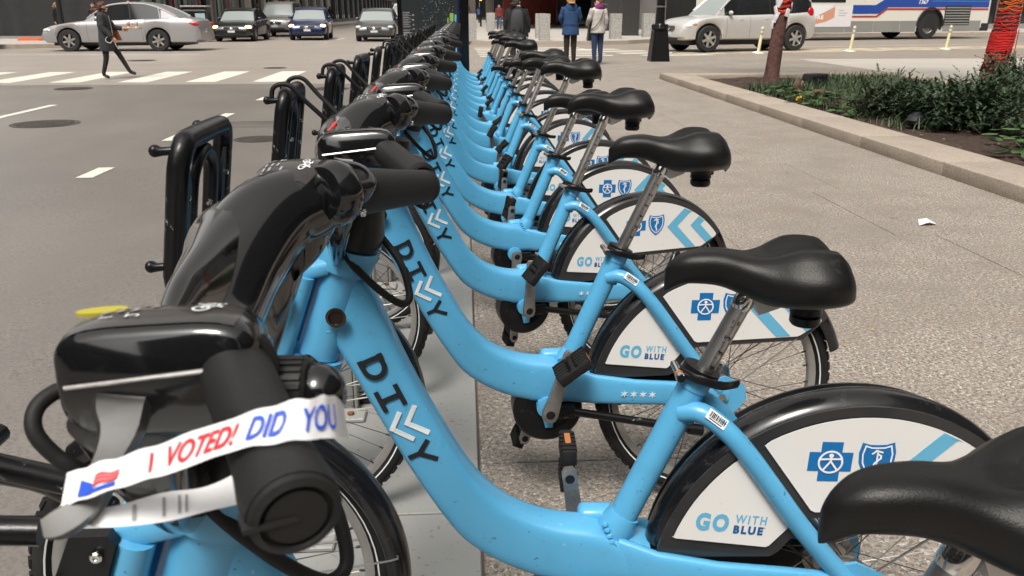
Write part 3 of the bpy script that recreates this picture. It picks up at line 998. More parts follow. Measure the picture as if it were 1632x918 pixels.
            z -= sl * (xr - x) * (.25 + .75 * (z - zb) / (zt - zb))
            return (x + OX, s * a, z + d)
        b = MB()
        N = 10
        v, f = [], []
        for i in range(N + 1):
            for j in range(N + 1):
                v.append(lab(.10 + .80 * i / N, .02 + .90 * j / N, .0006))
        for i in range(N):
            for j in range(N):
                q = [i * (N + 1) + j, (i + 1) * (N + 1) + j, (i + 1) * (N + 1) + j + 1, i * (N + 1) + j + 1]
                f.append(q if s > 0 else q[::-1])
        lb = mk('instruction_label', (v, f), M['label'], hb)
        b = MB()
        def put(vf, u0, v0, su, sv, rot=False):
            o = []
            for p in vf[0]:
                a_, c_ = (p[0], p[1])
                if rot:
                    a_, c_ = c_, -a_
                o.append(lab(u0 + a_ * su, v0 + c_ * sv, .0013))
            b.add((o, vf[1]))
        # step numbers with lines of small print, and a bicycle pictogram
        for k, t in enumerate(('1.', '2.')):
            put(text_vf(t, 1.0), .22 + .13 * k, .78, .10, .16 * s * -1 if False else .16, True)
        for k in range(4):
            for j in range(3):
                u0 = .20 + .075 * k
                v0 = .58 - .17 * j
                ln = .12
                v2 = [lab(u0, v0, .0013), lab(u0 + .03, v0, .0013), lab(u0 + .03, v0 - ln, .0013), lab(u0, v0 - ln, .0013)]
                if (k + j) % 4 != 3:
                    b.add((v2, [[0, 1, 2, 3]]), 1)
        bike = []
        for cxx in (-.5, .5):
            bike += stroke([(cxx + .30 * math.cos(2 * math.pi * k / 14), .30 * math.sin(2 * math.pi * k / 14)) for k in range(14)], .10, True)
        for q in ([(-.5, 0), (-.15, .55), (.38, .55), (0, 0), (-.5, 0)], [(0, 0), (-.22, .68)], [(.5, 0), (.36, .72), (.55, .75)], [(-.36, .7), (-.08, .7)]):
            bike += stroke(q, .10)
        for p in bike:
            b.add(([lab(.70 + .13 * y_, .50 - .26 * x_, .0013) for x_, y_ in p], [[0, 1, 2, 3]]))
        mk('printed_instruction', b.get(), [M['wink'], M['greyink']], lb, smooth=False)
        # raised lip along the outer edge of the arm
        lip = [((-.187 if s < 0 else -.197) + (.088 if s > 0 else .086) * u + OX, s * .2412, 1.170 + .010 * u) for u in [k / 9 for k in range(10)]] + [(-.107 + OX, s * .238, 1.188), (-.104 + OX, s * .222, 1.193)]
        mk('arm_trim', tube(lip, .0013, 6), M['metal'], hb)
    b = MB()      # thumb bell on the near side
    b.add(lathe([(.016, -.012), (.018, -.010), (.018, .010), (.016, .012), (.0, .013)], 20, 'x', (-.085, -.205, 1.150)), 0)
    for k in range(24):
        a = 2 * math.pi * k / 24
        b.add(box(-.010, .010, -.0012, .0012, -.001, .0015), 0, Matrix.Translation((-.085, -.205, 1.150)) @ Matrix.Rotation(a, 4, 'X') @ Matrix.Translation((0, 0, .018)))
    b.add(ellipsoid((-.068, -.205, 1.148), (.016, .017, .017), 14, 8), 1)
    mk('bell', S(b.get()), [M['grip'], M['gloss']], hb)
    b = MB()
    for s in (-1, 1):     # fork
        b.add(tube(spline([(-.262, s * .03, .785), (-.290, s * .058, .76), (-.335, s * .060, .66), (-.42, s * .058, .46), (FC[0], s * .056, FC[1])], 4), [.02] * 8 + [.016] * 9, 12))
    b.add(tube([(-.255, 0, .80), (-.275, 0, .74)], .03, 14))
    mk('fork', S(b.get()), M['black'], root)
    b = MB()      # cable loop
    b.add(tube(spline([(-.215, -.045, 1.06), (-.203, -.045, .99), (-.158, -.04, .930), (-.120, -.03, .893), (-.103, -.015, .884), (-.098, 0, .898), (-.112, .015, .945), (-.147, .03, .992), (-.19, .035, 1.05)], 6), .0065, 10))
    b.add(tube(spline([(-.203, -.150, 1.142), (-.206, -.176, 1.139), (-.219, -.184, 1.143), (-.228, -.195, 1.138), (-.228, -.203, 1.127), (-.219, -.204, 1.112), (-.208, -.199, 1.098), (-.205, -.167, 1.07), (-.24, -.08, 1.01)], 6), .0048, 10))
    mk('brake_cable', S(b.get()), M['rubber'], root)
    # front rack: outer and inner loop, base rails, hooks
    b = MB()
    y0, y1 = -.112, .128
    X0 = -.412
    sh = lambda z: X0 - .034 * (1.172 - z) / .22
    loop = [(sh(.965), y0, .965), (sh(1.05), y0, 1.05), (sh(1.12), y0, 1.12), (sh(1.150), y0 + .004, 1.145), (X0, y0 + .016, 1.162), (X0, y0 + .042, 1.168), (X0, y1 - .042, 1.168), (X0, y1 - .016, 1.162), (sh(1.15), y1 - .004, 1.145), (sh(1.12), y1, 1.12), (sh(1.05), y1, 1.05), (sh(.965), y1, .965)]
    b.add(tube(spline(loop, 4), .0165, 14))
    inner = [(sh(.97), y0 + .064, .97), (sh(1.07), y0 + .064, 1.07), (sh(1.115), y0 + .072, 1.115), (sh(1.14), y0 + .105, 1.138), (sh(1.14), y1 - .105, 1.138), (sh(1.115), y1 - .072, 1.115), (sh(1.07), y1 - .064, 1.07), (sh(.97), y1 - .064, .97)]
    b.add(tube(spline(inner, 4), .0125, 12))
    # lower rails running back to the head
    for y in (y0, y1):
        b.add(tube(spline([(sh(1.0), y, 1.0), (sh(.955), y, .955), (X0 - .015, y * .97, .922), (-.36, y * .85, .912), (-.285, y * .5, .905)], 5), .0140, 12))
    b.add(tube(spline([(sh(1.0), y0 + .068, 1.0), (sh(.98), y0 + .068, .978), (X0 + .01, y0 + .066, .963), (-.29, -.035, .950)], 4), .0120, 12))
    b.add(tube(spline([(sh(1.0), y1 - .068, 1.0), (sh(.98), y1 - .068, .978), (X0 + .01, y1 - .066, .963), (-.29, .035, .950)], 4), .0120, 12))
    b.add(tube([(X0 + .004, y0, .955), (X0 + .004, y1, .955)], .010, 10))
    rk = mk('front_rack', S(b.get()), M['chipped'], root)
    for y, z in ((y0 + .004, 1.158), (y1 - .03, 1.168), (y0, .984), (y1, .984)):
        b = MB()
        xx = sh(z)
        b.add(tube([(xx, y, z), (xx - .026, y, z - .002), (xx - .034, y, z - .001)], [.006, .0065, .0095], 10))
        b.add(ellipsoid((xx - .036, y, z - .001), (.0085, .0095, .0095), 10, 6))
        mk('hook', S(b.get()), M['black'], rk)
    pl = [(y1 - .034, .985), (y1 + .002, .985), (y1 + .002, 1.13), (y1 - .02, 1.13), (y1 - .034, 1.10)]
    pl2 = [(y0 - .002, .985), (y0 + .034, .985), (y0 + .034, 1.10), (y0 + .02, 1.13), (y0 - .002, 1.13)]
    for q, yb in ((pl, y1 - .012), (pl2, y0 + .014)):
        mk('side_plate', S(prism(q, lambda u, v, d: (sh(v) + .006 + d, u, v), .005)), M['black'], rk)
        for z in (1.03, 1.085):
            mk('bolt', S(lathe([(.005, .0), (.005, .004), (.003, .005), (.0, .005)], 10, 'x', (sh(z) + .011, yb, z))), M['chrome'], rk)
    return root

STEER = ('handlebar', 'front_wheel', 'front_fender', 'fork', 'front_rack', 'brake_cable')
proto = make_bike()
Y0, PITCH = .6394, .7276
BK = {   # bike: (dy, yaw deg, saddle nose height, crank angle, steer)
    0: (0, 0.0, .950, 20, -1.0), 1: (-.0097, 2.46, .962, 172, 0), 2: (-.0054, -3.01, 1.041, 16, 1.6), 3: (.0119, -12.69, 1.067, 2, 0), 4: (.0099, -9.7, 1.003, 186, -3),
    5: (-.0028, -5.86, 1.100, 182, 3), 6: (.0071, -16.9, 1.072, 0, -4), 7: (-.0046, -6, 1.088, 8, 0), 8: (-.0031, -9, .996, -8, 4), 9: (-.0046, -4, .957, 20, 0), 10: (0, -8, 1.082, -28, .4),
    11: (.002, -5, .830, 10, -.4), 12: (0, -3, 1.09, 24, 0), 13: (0, -9, 1.10, 4, .3), 14: (0, -4, 1.01, 190, 0), 15: (0, -6, 1.05, 14, 0), 16: (0, -3, 1.03, 0, 0), 17: (0, -5, 1.06, 8, 0)}
ORD = ['first', 'second', 'third', 'fourth', 'fifth', 'sixth', 'seventh', 'eighth', 'ninth', 'tenth', 'eleventh', 'twelfth', 'thirteenth', 'fourteenth', 'fifteenth', 'sixteenth', 'seventeenth', 'eighteenth']
def hword(z):
    return 'very low saddle' if z < .9 else 'low saddle' if z < .98 else 'middling saddle' if z < 1.04 else 'raised saddle' if z < 1.08 else 'very high saddle'
bikes = []
for k in range(18):
    o = proto if k == 0 else copy_tree(proto)
    bikes.append(o)
for k, o in enumerate(bikes):
    dy, yaw, hz, ca, st = BK[k]
    o.location = (-OX, Y0 + PITCH * k + dy, 0)
    if k == 0:
        o.location.x -= .012
    o.rotation_euler = (0, 0, R(-yaw))
    if k == 0:
        o['label'] = 'nearest blue share bike, a printed paper strip round its grip, cut off by the frame'
    elif k == 1:
        o['label'] = 'blue share bike showing the largest black frame lettering, second from the camera, low saddle'
    else:
        o['label'] = 'blue docked share bike %s from the camera, with a %s' % (ORD[k], hword(hz))
    dz = hz - .962
    for ch in o.children:
        nm = ch.name.split('.')[0]
        if nm in STEER:
            ch.rotation_euler = (0, 0, R(yaw + st))
        if nm in ('seat_post', 'saddle'):
            ch.location = (dz * .42, 0, dz)
        if nm == 'crank':
            near = ch.location.y < 0
            ch.rotation_euler = (0, R(ca + (0 if near else 180)), 0)
def bungee(rk, y):
    X0 = -.412
    mk('bungee_cord', S(tube(spline([(X0 - .03, y, 1.150), (X0 - .022, y, 1.185), (X0 + .012, y, 1.190), (X0 + .05, y * .95, 1.150), (X0 + .12, y * .8, 1.08), (X0 + .16, y * .6, 1.05)], 5), .0055, 9)), M['rubber'], rk)
# stickers on the covers: round red ones, and two yellow ones on the nearest bike
for k, o in enumerate(bikes):
    hb = [c for c in o.children if c.name.startswith('handlebar')][0]
    rk = [c for c in o.children if c.name.startswith('front_rack')][0]
    if k == 0:
        rk.location.x -= .045
    if k in (2, 3, 6, 7, 10):
        bungee(rk, -.10)
        bungee(rk, .105)
    if k == 0:
        lens = [(.0135 * math.cos(2 * math.pi * q / 20), .0055 * math.sin(2 * math.pi * q / 20)) for q in range(20)]
        T = Matrix.Translation((-.186 + OX, -.190, 1.1925)) @ Matrix.Rotation(R(15), 4, 'Z')
        mk('yellow_sticker', ([tuple(T @ Vector((p[0], p[1], .0010))) for p in lens] + [tuple(T @ Vector((p[0], p[1], -.001))) for p in lens], [list(range(20))] + [[q, q + 20, (q + 1) % 20 + 20, (q + 1) % 20] for q in range(20)]), M['yellow'], hb)
        # a second sticker lies on the far flank of the console
        Mi = (Matrix.Translation(o.location) @ Matrix.Rotation(R(BK[0][1]), 4, 'Z').inverted() @ Matrix.Rotation(R(BK[0][1] + BK[0][4]), 4, 'Z')).inverted()
        og = Mi @ Vector((0, 0, 1.35))
        pts = []
        for q in range(20):
            a = 2 * math.pi * q / 20
            mj, mn = 24 * math.cos(a), 8 * math.sin(a)
            u_, v_ = 322 + .76 * mj + .65 * mn - 816, 462 - .65 * mj + .76 * mn - 459
            dl = Mi.to_3x3() @ (cam_o.rotation_euler.to_matrix() @ Vector((u_ / 1340, -v_ / 1340, -1)))
            ok, lc, nn, _ = hb.ray_cast(og, dl.normalized())
            if ok:
                pts.append(lc + nn * .0012)
        if len(pts) > 8:
            mk('yellow_sticker', (pts, [list(range(len(pts)))]), M['yellow'], hb)
    if 1 <= k <= 8:
        ok, lc, nn, _ = hb.closest_point_on_mesh(Vector((-.232 + OX, .085, 1.175)))
        T = Matrix.Translation(lc) @ nn.to_track_quat('Z', 'Y').to_matrix().to_4x4()
        b = MB()
        b.add(lathe([(.0, .002), (.011, .002), (.011, .0)], 18), 0, T)
        for q in stroke([(-.005, -.004), (.005, .004)], .0022) + stroke([(-.005, .004), (.005, -.004)], .0022):
            b.add(([(p[0], p[1], .0026) for p in q], [[0, 1, 2, 3]]), 1, T)
        for j in range(3):
            for q in stroke([(.016 + .012 * j, -.02), (.016 + .012 * j, .02)], .003):
                b.add(([(p[0], p[1], .0026) for p in q], [[0, 1, 2, 3]]), 1, T)
        mk('round_sticker', b.get(), [M['redink'], M['wink']], hb)
# ------------------------------------------------------------------ ground
ZR = -.06
road = struct(mk('road', ([(-300, -40, ZR), (300, -40, ZR), (300, 700, ZR), (-300, 700, ZR)], [[0, 1, 2, 3]]), M['asphalt'], smooth=False))
def quad(pts, z):
    return [(p[0], p[1], z) for p in pts], [[0, 1, 2, 3]]
# near pavement: a bed under the slabs, then the granite slabs themselves
bed = struct(mk('sidewalk', box(-1.0, 9.9, -3, 25.6, -.20, -.014), mat('mortar_bed', (.16, .135, .112), .9), smooth=False))
rs = random.Random(5)
slab_cache = {}
def slab(x0, x1, y0, y1):
    g = .0022
    o = mk('paver', bbox(x0 + g, x1 - g, y0 + g, y1 - g, -.013, rs.uniform(-.0012, .0012), .0025, 1), M['paver'], bed, smooth=False)
    return o
ROW = 1.345
ry = 2.34 - 4 * ROW
row = 0
while ry < 25.5:
    off = [.29, .03][row % 2]
    xs = [.03]
    x = .29 if row % 2 else .96
    if row % 2 == 0:
        x = .03 + 1.345
    while x < 9.9:
        xs.append(x)
        x += 1.345
    xs.append(9.9)
    yb = min(ry + ROW, 25.6)
    for a, b_ in zip(xs, xs[1:]):
        # the planter stands from x 4.1 on; the slabs run up to its kerb only
        if ry > 5 - 8 and yb <= 18.0 and a > 4.3:
            continue
        slab(a, b_, ry, yb)
    ry += ROW
    row += 1
mk('kerb_stone', bbox(-1.10, -.956, -3, 25.6, -.20, .002, .012, 2), M['plate'], bed)
mk('paver', bbox(-.955, .03, 13.6, 25.6, -.013, 0, .004, 1), M['paver'], bed, smooth=False)
# steel base plates of the docks, in lengths of four docks
for j in range(5):
    a = -.85 + j * 4 * PITCH
    p = mk('dock_base_plate', bbox(-.95, .024, a + .004, min(a + 4 * PITCH - .004, 13.58), -.012, .006, .003, 1), M['plate'], smooth=False)
    tag(p, ['nearest grey steel base plate under the first docked bikes', 'second grey steel base plate along the docked row', 'third grey steel base plate along the docked row', 'fourth grey steel base plate along the docked row', 'farthest grey steel base plate beside the map panel'][j], 'base plate', 'grey base plates under the docked bikes')
# docks
def make_dock():
    r = thing('bike_dock', 'x', 'dock', (0, 0, 0), 0, 'grey docks holding the bikes')
    mk('side_panel', bbox(-.60, -.405, -.105, -.060, .007, .74, .012, 2), M['dockgrey'], r)
    mk('side_panel_edge', bbox(-.404, -.392, -.110, -.055, .007, .75, .004, 1), M['rim'], r, smooth=False)
    mk('top_cap', bbox(-.61, -.40, -.115, -.050, .741, .765, .008, 2), M['black'], r)
    mk('foot_flange', bbox(-.62, -.36, -.20, -.112, .0065, .022, .004, 1), M['plate'], r, smooth=False)
    mk('anchor_block', bbox(-.44, -.35, -.048, .09, .0065, .058, .010, 2), M['concrete'], r)
    for x in (-.56, -.41):
        mk('anchor_bolt', lathe([(.0, .0), (.012, .0), (.012, .01), (.0, .012)], 6, 'z', (x, -.165, .022)), M['rust'], r)
    return r
M['rust'] = mat('rusty_steel', (.20, .09, .045), .8)
dk = make_dock()
for k in range(18):
    o = dk if k == 0 else copy_tree(dk)
    o.location = (0, Y0 + PITCH * k, 0)
    o['label'] = 'grey dock post and side panel holding the front wheel of the %s bike' % ORD[k]
# ------------------------------------------------------------------ printed paper strip round the nearest grip
ps = thing('paper_strip', 'white paper strip printed I VOTED! DID YOU looped round the nearest grip and lever', 'paper strip', (-.113, .36, 1.15))
PO = Vector((-.113, .36, 1.15))
top_e = [(-.186, .3530, 1.1475), (-.172, .3506, 1.1529), (-.1439, .3397, 1.1661), (-.1129, .332, 1.180), (-.086, .324, 1.1922), (-.066, .3245, 1.1963), (-.0585, .3345, 1.1920), (-.0575, .352, 1.180)]
bot_e = [(-.187, .3440, 1.1345), (-.1743, .3414, 1.1406), (-.1489, .3332, 1.1522), (-.1233, .3251, 1.1636), (-.0963, .3176, 1.1765), (-.0735, .3160, 1.1805), (-.0580, .3255, 1.1765), (-.0545, .344, 1.166)]
A1, B1 = spline(top_e, 8), spline(bot_e, 8)
for k in range(len(A1)):      # the paper is creased a little
    wv = Vector((0, -.0007 * math.sin(k * 1.15) - .0004 * math.sin(k * .5), .0004 * math.sin(k * .9)))
    A1[k] = A1[k] + wv
    B1[k] = B1[k] + wv * -.6
def ribbon(A, B, n=6):
    v, f = [], []
    m = len(A)
    for k in range(m):
        for j in range(n + 1):
            t = j / n
            v.append(tuple(A[k] * (1 - t) + B[k] * t - PO))
    for k in range(m - 1):
        for j in range(n):
            f.append([k * (n + 1) + j, (k + 1) * (n + 1) + j, (k + 1) * (n + 1) + j + 1, k * (n + 1) + j + 1])
    return v, f
mk('printed_side', ribbon(A1, B1), M['paper'], ps)
top_b = [(-.186, .3530, 1.1475), (-.180, .3545, 1.135), (-.1709, .3531, 1.1287), (-.1462, .3582, 1.1324), (-.1268, .3625, 1.1326), (-.1068, .3691, 1.1401), (-.088, .375, 1.152)]
bot_b = [(-.187, .3440, 1.1345), (-.181, .3460, 1.126), (-.1704, .346, 1.1225), (-.1446, .3494, 1.122), (-.1255, .3543, 1.1239), (-.1043, .3593, 1.1268), (-.086, .364, 1.137)]
bs = mk('plain_side', ribbon(spline(top_b, 6), spline(bot_b, 6)), M['paper'], ps)
def on_strip(s, h, lift=.0009):
    """s 0..1 along the front, h 0..1 from bottom to top"""
    t = s * (len(A1) - 1)
    k = min(int(t), len(A1) - 2)
    q = t - k
    a = A1[k] * (1 - q) + A1[k + 1] * q
    b_ = B1[k] * (1 - q) + B1[k + 1] * q
    d = (A1[k + 1] - A1[k]).cross(a - b_).normalized()
    if d.y > 0:
        d = -d
    p = b_ * (1 - h) + a * h + d * lift - PO
    return tuple(p)
def strip_text(s, x0, x1, m):
    vf = text_fit(s, 0, 1, 0, 1, bold=.016, shear=-.42)
    v = [on_strip(x0 + (x1 - x0) * p[0], .20 + .60 * p[1]) for p in vf[0]]
    mk('lettering', (v, vf[1]), m, ps, smooth=False)
strip_text('I', .312, .334, M['redink'])
strip_text('VOTED!', .352, .540, M['redink'])
strip_text('DID', .560, .665, M['royal'])
strip_text('YOU', .700, .860, M['royal'])
b = MB()
def patch(s0, s1, f0, f1, i, lift):
    n = 8
    v = []
    for k in range(n + 1):
        s = s0 + (s1 - s0) * k / n
        v += [on_strip(s, f0(k / n), lift), on_strip(s, f1(k / n), lift)]
    b.add((v, [[2 * k, 2 * k + 2, 2 * k + 3, 2 * k + 1] for k in range(n)]), i)
patch(.135, .235, lambda t: .12, lambda t: .24, 0, .0008)
patch(.11, .165, lambda t: .10, lambda t: .62 - .25 * t, 0, .0009)
for j in range(3):
    patch(.165, .238, lambda t, j=j: .30 + .11 * j + .04 * math.sin(6 * t) + .05 * t, lambda t, j=j: .35 + .11 * j + .04 * math.sin(6 * t) + .05 * t, 1, .0010)
patch(.165, .235, lambda t: .28 + .04 * math.sin(6 * t) + .05 * t, lambda t: .64 + .04 * math.sin(6 * t) - .06 * t, 2, .0007)
mk('printed_flag', b.get(), [M['royal'], M['redink'], M['pinkink']], ps, smooth=False)
b = MB()
TB, BB2 = spline(top_b, 6), spline(bot_b, 6)
for s0 in (.44, .50, .56, .61):
    t = int(s0 * (len(TB) - 1))
    v = []
    for tt in (t, t + .35):
        k = int(tt)
        q = tt - k
        a = TB[k] * (1 - q) + TB[k + 1] * q
        c_ = BB2[k] * (1 - q) + BB2[k + 1] * q
        for h in (.2, .85):
            v.append(tuple(c_ * (1 - h) + a * h + Vector((0, -.0008, .0003)) - PO))
    b.add((v, [[0, 2, 3, 1]]))
mk('small_print', b.get(), M['greyink'], bs, smooth=False)
# ------------------------------------------------------------------ planter with granite border
PX0, PX1, PY0, PY1 = 4.10, 9.25, 2.2, 17.95
KW, KH = .56, .12
struct(mk('soil', ([(x, y, .035 + .03 * math.sin(x * 3.1 + y) * math.cos(y * 2.3) + (.02 if (int(x * 9) + int(y * 7)) % 3 else 0)) for y in [PY0 + .3 + k * .25 for k in range(62)] for x in [PX0 + .3 + j * .25 for j in range(19)]],
          [[a * 19 + b_, a * 19 + b_ + 1, (a + 1) * 19 + b_ + 1, (a + 1) * 19 + b_] for a in range(61) for b_ in range(18)]), M['soil']))
pk = thing('planter_kerb', 'low granite kerb with stone joints framing the planting bed on the pavement', 'planter', (PX0, PY0, 0))
def kerb_piece(x0, x1, y0, y1):
    mk('kerb_stone', bbox(x0 + .003 - PX0, x1 - .003 - PX0, y0 + .003 - PY0, y1 - .003 - PY0, -.01, KH + rs.uniform(-.0015, .0015), .012, 2), M['kerb'], pk)
ys = [PY0, 3.85, 5.42, 6.98, 8.56, 10.15, 11.71, 13.27, 14.83, 16.39, PY1]
for a, b_ in zip(ys, ys[1:]):
    kerb_piece(PX0, PX0 + KW, a, b_)
    kerb_piece(PX1 - KW, PX1, a, b_)
for a, b_ in ((PX0 + KW, 6.2), (6.2, 7.6), (7.6, PX1 - KW)):
    kerb_piece(a, b_, PY1 - KW, PY1)
    kerb_piece(a, b_, PY0, PY0 + KW)

# ------------------------------------------------------------------ painted markings on the road
def paint(name, pts, m, z=ZR + .004):
    return mk(name, quad(pts, z), m, road, smooth=False)
for k in range(12):          # the crossing on the left: long bars along the street
    x = -3.95 - 1.40 * k if k else -3.78
    x = -3.80 - 1.385 * k
    paint('crossing_bar', [(x - .62, 18.35), (x, 18.35), (x - .05, 21.6), (x - .67, 21.6)], M['paint_road'])
for y in (5.35, 7.60, 9.85, 12.05, 14.45, 16.7):
    paint('lane_dash', [(-3.46, y), (-3.31, y), (-3.31, y + .52), (-3.46, y + .52)], M['paint_road'])
paint('lane_line', [(-6.53, 4.0), (-6.40, 4.0), (-6.40, 13.9), (-6.53, 13.9)], M['paint_road'])
for y in (46, 54, 62, 70, 80, 92):
    paint('lane_dash', [(-6.6, y), (-6.45, y), (-6.45, y + 3), (-6.6, y + 3)], M['paint_road'])
for k in range(6):           # crossing beyond the corner, bars run across the view
    y = 28.3 + 1.28 * k
    paint('crossing_bar', [(.55 - .02 * k, y), (5.0 - .06 * k, y + .35), (5.0 - .06 * k, y + .80), (.55 - .02 * k, y + .45)], M['paint_road'])
for k in range(4):
    y = 27.6 + 1.5 * k
    paint('crossing_bar', [(6.1 - .55 * k, y + .9), (8.5 - .8 * k, y + 1.3), (8.3 - .8 * k, y + 1.9), (5.9 - .55 * k, y + 1.5)], M['paint_road'])
paint('stop_line', [(.9, 26.4), (3.6, 26.7), (3.6, 27.05), (.9, 26.8)], M['paint_road'])
SL = .30                     # the cross street swings away on the right
def rr_(x, off):
    return (x, 27.2 + off + SL * (x - 6))
paint('tan_lane', [rr_(7.2, 1.6), rr_(60, 1.6), rr_(60, 4.0), rr_(7.6, 4.0)], M['paint_worn'])
paint('lane_line', [rr_(9.0, 5.9), rr_(60, 5.0), rr_(60, 5.16), rr_(9.0, 6.05)], M['paint_road'])
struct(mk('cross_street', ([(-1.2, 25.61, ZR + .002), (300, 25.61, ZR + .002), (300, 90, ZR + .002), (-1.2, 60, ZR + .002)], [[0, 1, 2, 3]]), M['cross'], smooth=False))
struct(mk('side_pavement', ([(9.91, -30, -.02), (60, -30, -.02), (60, 26.5, -.02), (9.91, 25.6, -.02)], [[0, 1, 2, 3]]), M['walk'], smooth=False))
paint('lane_line', [(-40, 30.6), (-9, 30.3), (-9, 30.45), (-40, 30.75)], M['paint_road'])
paint('red_mark', [rr_(8.2, 2.6), rr_(10.0, 2.6), rr_(10.2, 2.75), rr_(8.2, 2.8)], mat('red_spray', (.42, .14, .11), .8, fleck=[(6, .45, .6, (.25, .2, .18), .9)]))
struct(mk('far_road_sheen', ([(-300, 17.75, ZR + .002), (-1.2, 17.75, ZR + .002), (-1.2, 600, ZR + .002), (-300, 600, ZR + .002)], [[0, 1, 2, 3]]), M['sheenasp'], smooth=False))  # lighter sheet over the far road, its sheen put into the colour
M['crack'] = mat('road_crack', (.078, .070, .063), .8)
for k, P in enumerate(([(-14, 24.6), (-10, 24.3), (-7, 24.5), (-3, 24.2), (-1.4, 24.3)],)):
    Q = spline([(x, y, 0) for x, y in P], 6)
    rk0 = random.Random(k)
    L_, R_ = [], []
    for q in range(len(Q)):
        d_ = (Q[min(q + 1, len(Q) - 1)] - Q[max(q - 1, 0)]).normalized()
        n_ = Vector((-d_.y, d_.x, 0)) * rk0.uniform(.003, .011)
        w_ = Vector((rk0.uniform(-.02, .02), rk0.uniform(-.02, .02), ZR + .0036))
        L_.append(Q[q] + n_ + w_)
        R_.append(Q[q] - n_ + w_)
    mk('crack', (L_ + R_, [[q, q + 1, len(Q) + q + 1, len(Q) + q] for q in range(len(Q) - 1)]), M['crack'], road, smooth=False)
# manholes and patches
def manhole(x, y, r, lab):
    o = thing('manhole_cover', lab, 'manhole', (x, y, ZR))
    b = MB()
    b.add(lathe([(r * .87, .005), (r * .84, .003), (0, .003)], 36, cap=False))
    for k in range(-4, 5):
        hw = math.sqrt(max(0, (r * .8) ** 2 - (k * r * .19) ** 2))
        b.add(box(-hw, hw, k * r * .19 - r * .05, k * r * .19 + r * .05, .004, .009))
    mk('lid', b.get(), M['iron'], o, smooth=False)
    mk('ring', lathe([(r, .002), (r, .007), (r * .88, .007), (r * .88, .002)], 36, closed=True), M['iron'], o, smooth=False)
manhole(-5.50, 11.50, .42, 'large dark round manhole cover near the white lane line')
manhole(-7.45, 16.9, .34, 'dark manhole cover just this side of the crossing bars')
manhole(-2.40, 9.93, .26, 'pale worn manhole cover beside the second bike rack')
manhole(-2.55, 16.6, .36, 'dull manhole cover beside the crossing, near the far bike racks')
manhole(-4.9, 22.9, .30, 'small manhole cover just beyond the crossing bars')
manhole(-9.6, 26.6, .42, 'flat manhole cover in front of the dark hatchback')
for x, y, sx, sy in ((-2.75, 11.3, .5, .35),):
    paint('asphalt_patch', [(x - sx, y - sy), (x + sx * .8, y - sy * .8), (x + sx, y + sy), (x - sx * .7, y + sy * .9)], mat('dark_tar', (.085, .078, .072), .6, fleck=[(1.6, .42, .6, (.125, .112, .102), 1.0, 5.0)], bump=.3, bscale=150), ZR + .003)

# ------------------------------------------------------------------ far pavements
def raised(name, poly, z0, z1, m):
    return struct(mk(name, prism(poly, lambda u, v, d: (u, v, z1 + d), z0 - z1), m, smooth=False))
def corner_walk(pts, name):
    raised(name, pts, -.2, .10, M['walk'])
    inner = pts
left = [(-300, 35.6), (-17.5, 35.3), (-15.6, 36.2), (-14.2, 38.4), (-13.2, 42), (-12.6, 48), (-12.0, 95), (-11.6, 600), (-300, 600)]
corner_walk(left, 'far_left_pavement')
right = [(-1.2, 600), (-1.2, 41), (-.4, 39), (.6, 38.1), (5.5, 37.8), (7.4, 38.8), (9.0, 40.7), (13, 44.2), (20.7, 50.4), (33, 52.6), (300, 62), (300, 600)]
corner_walk(right, 'far_right_pavement')
def kerb_line(pts, lab):
    o = mk('street_kerb', loft([[(x, y, -.06), (x, y, .108), (x + nx * .22, y + ny * .22, .108), (x + nx * .22, y + ny * .22, -.06)] for x, y, nx, ny in pts]), M['kerb'], smooth=False)
    tag(o, lab, 'kerb')
def with_normals(P, sgn):
    out = []
    for k, p in enumerate(P):
        a, b_ = P[max(k - 1, 0)], P[min(k + 1, len(P) - 1)]
        d = Vector((b_[0] - a[0], b_[1] - a[1])).normalized()
        out.append((p[0] + d.y * sgn * .012, p[1] - d.x * sgn * .012, -d.y * sgn, d.x * sgn))
    return out
kerb_line(with_normals([(-60, 35.5)] + left[1:7], 1), 'stone kerb curving round the far left street corner')
kerb_line(with_normals(right[1:11], 1), 'stone kerb along the far side behind the bus and the crossing')

# ------------------------------------------------------------------ bollards
M['bolt_dk'] = mat('bollard_dark', (.2, .19, .18), .8)
BOL = [(.36, 35.09 + 3.4, .46, 'granite bollard nearest the map panel'), (2.16, 65.1, .46, 'granite bollard far back beside the man in the red jacket'), (3.77, 42.6, .48, 'granite bollard in front of the red wall, rear of the pair'), (3.62, 38.9, .47, 'granite bollard in front of the red wall, front of the pair'),
       (7.2, 41.2, .52, 'granite bollard right of the woman in the white jacket'), (9.35, 44.0, .56, 'granite bollard just left of the black lamp post'), (1.72, 55, .46, 'granite bollard half hidden behind the man with the backpack')]
for j in range(7):
    BOL.append((22 + 1.75 * j, 53.5 + .35 * j, .62, 'granite bollard under the rear of the bus'))
for j, (x, y, w_, lab) in enumerate(BOL):
    h = 1.14 if j < 7 else .9
    o = mk('granite_bollard', bbox(-w_ / 2, w_ / 2, -w_ / 2, w_ / 2, -.02, h, .012, 1), M['bollard'], loc=(x, y, .10))
    tag(o, lab if j < 7 else '%s granite bollard from the left in the line seen beneath the bus' % ORD[j - 7], 'bollard', 'granite bollards at the far kerb' if j < 7 else 'granite bollards behind the bus')

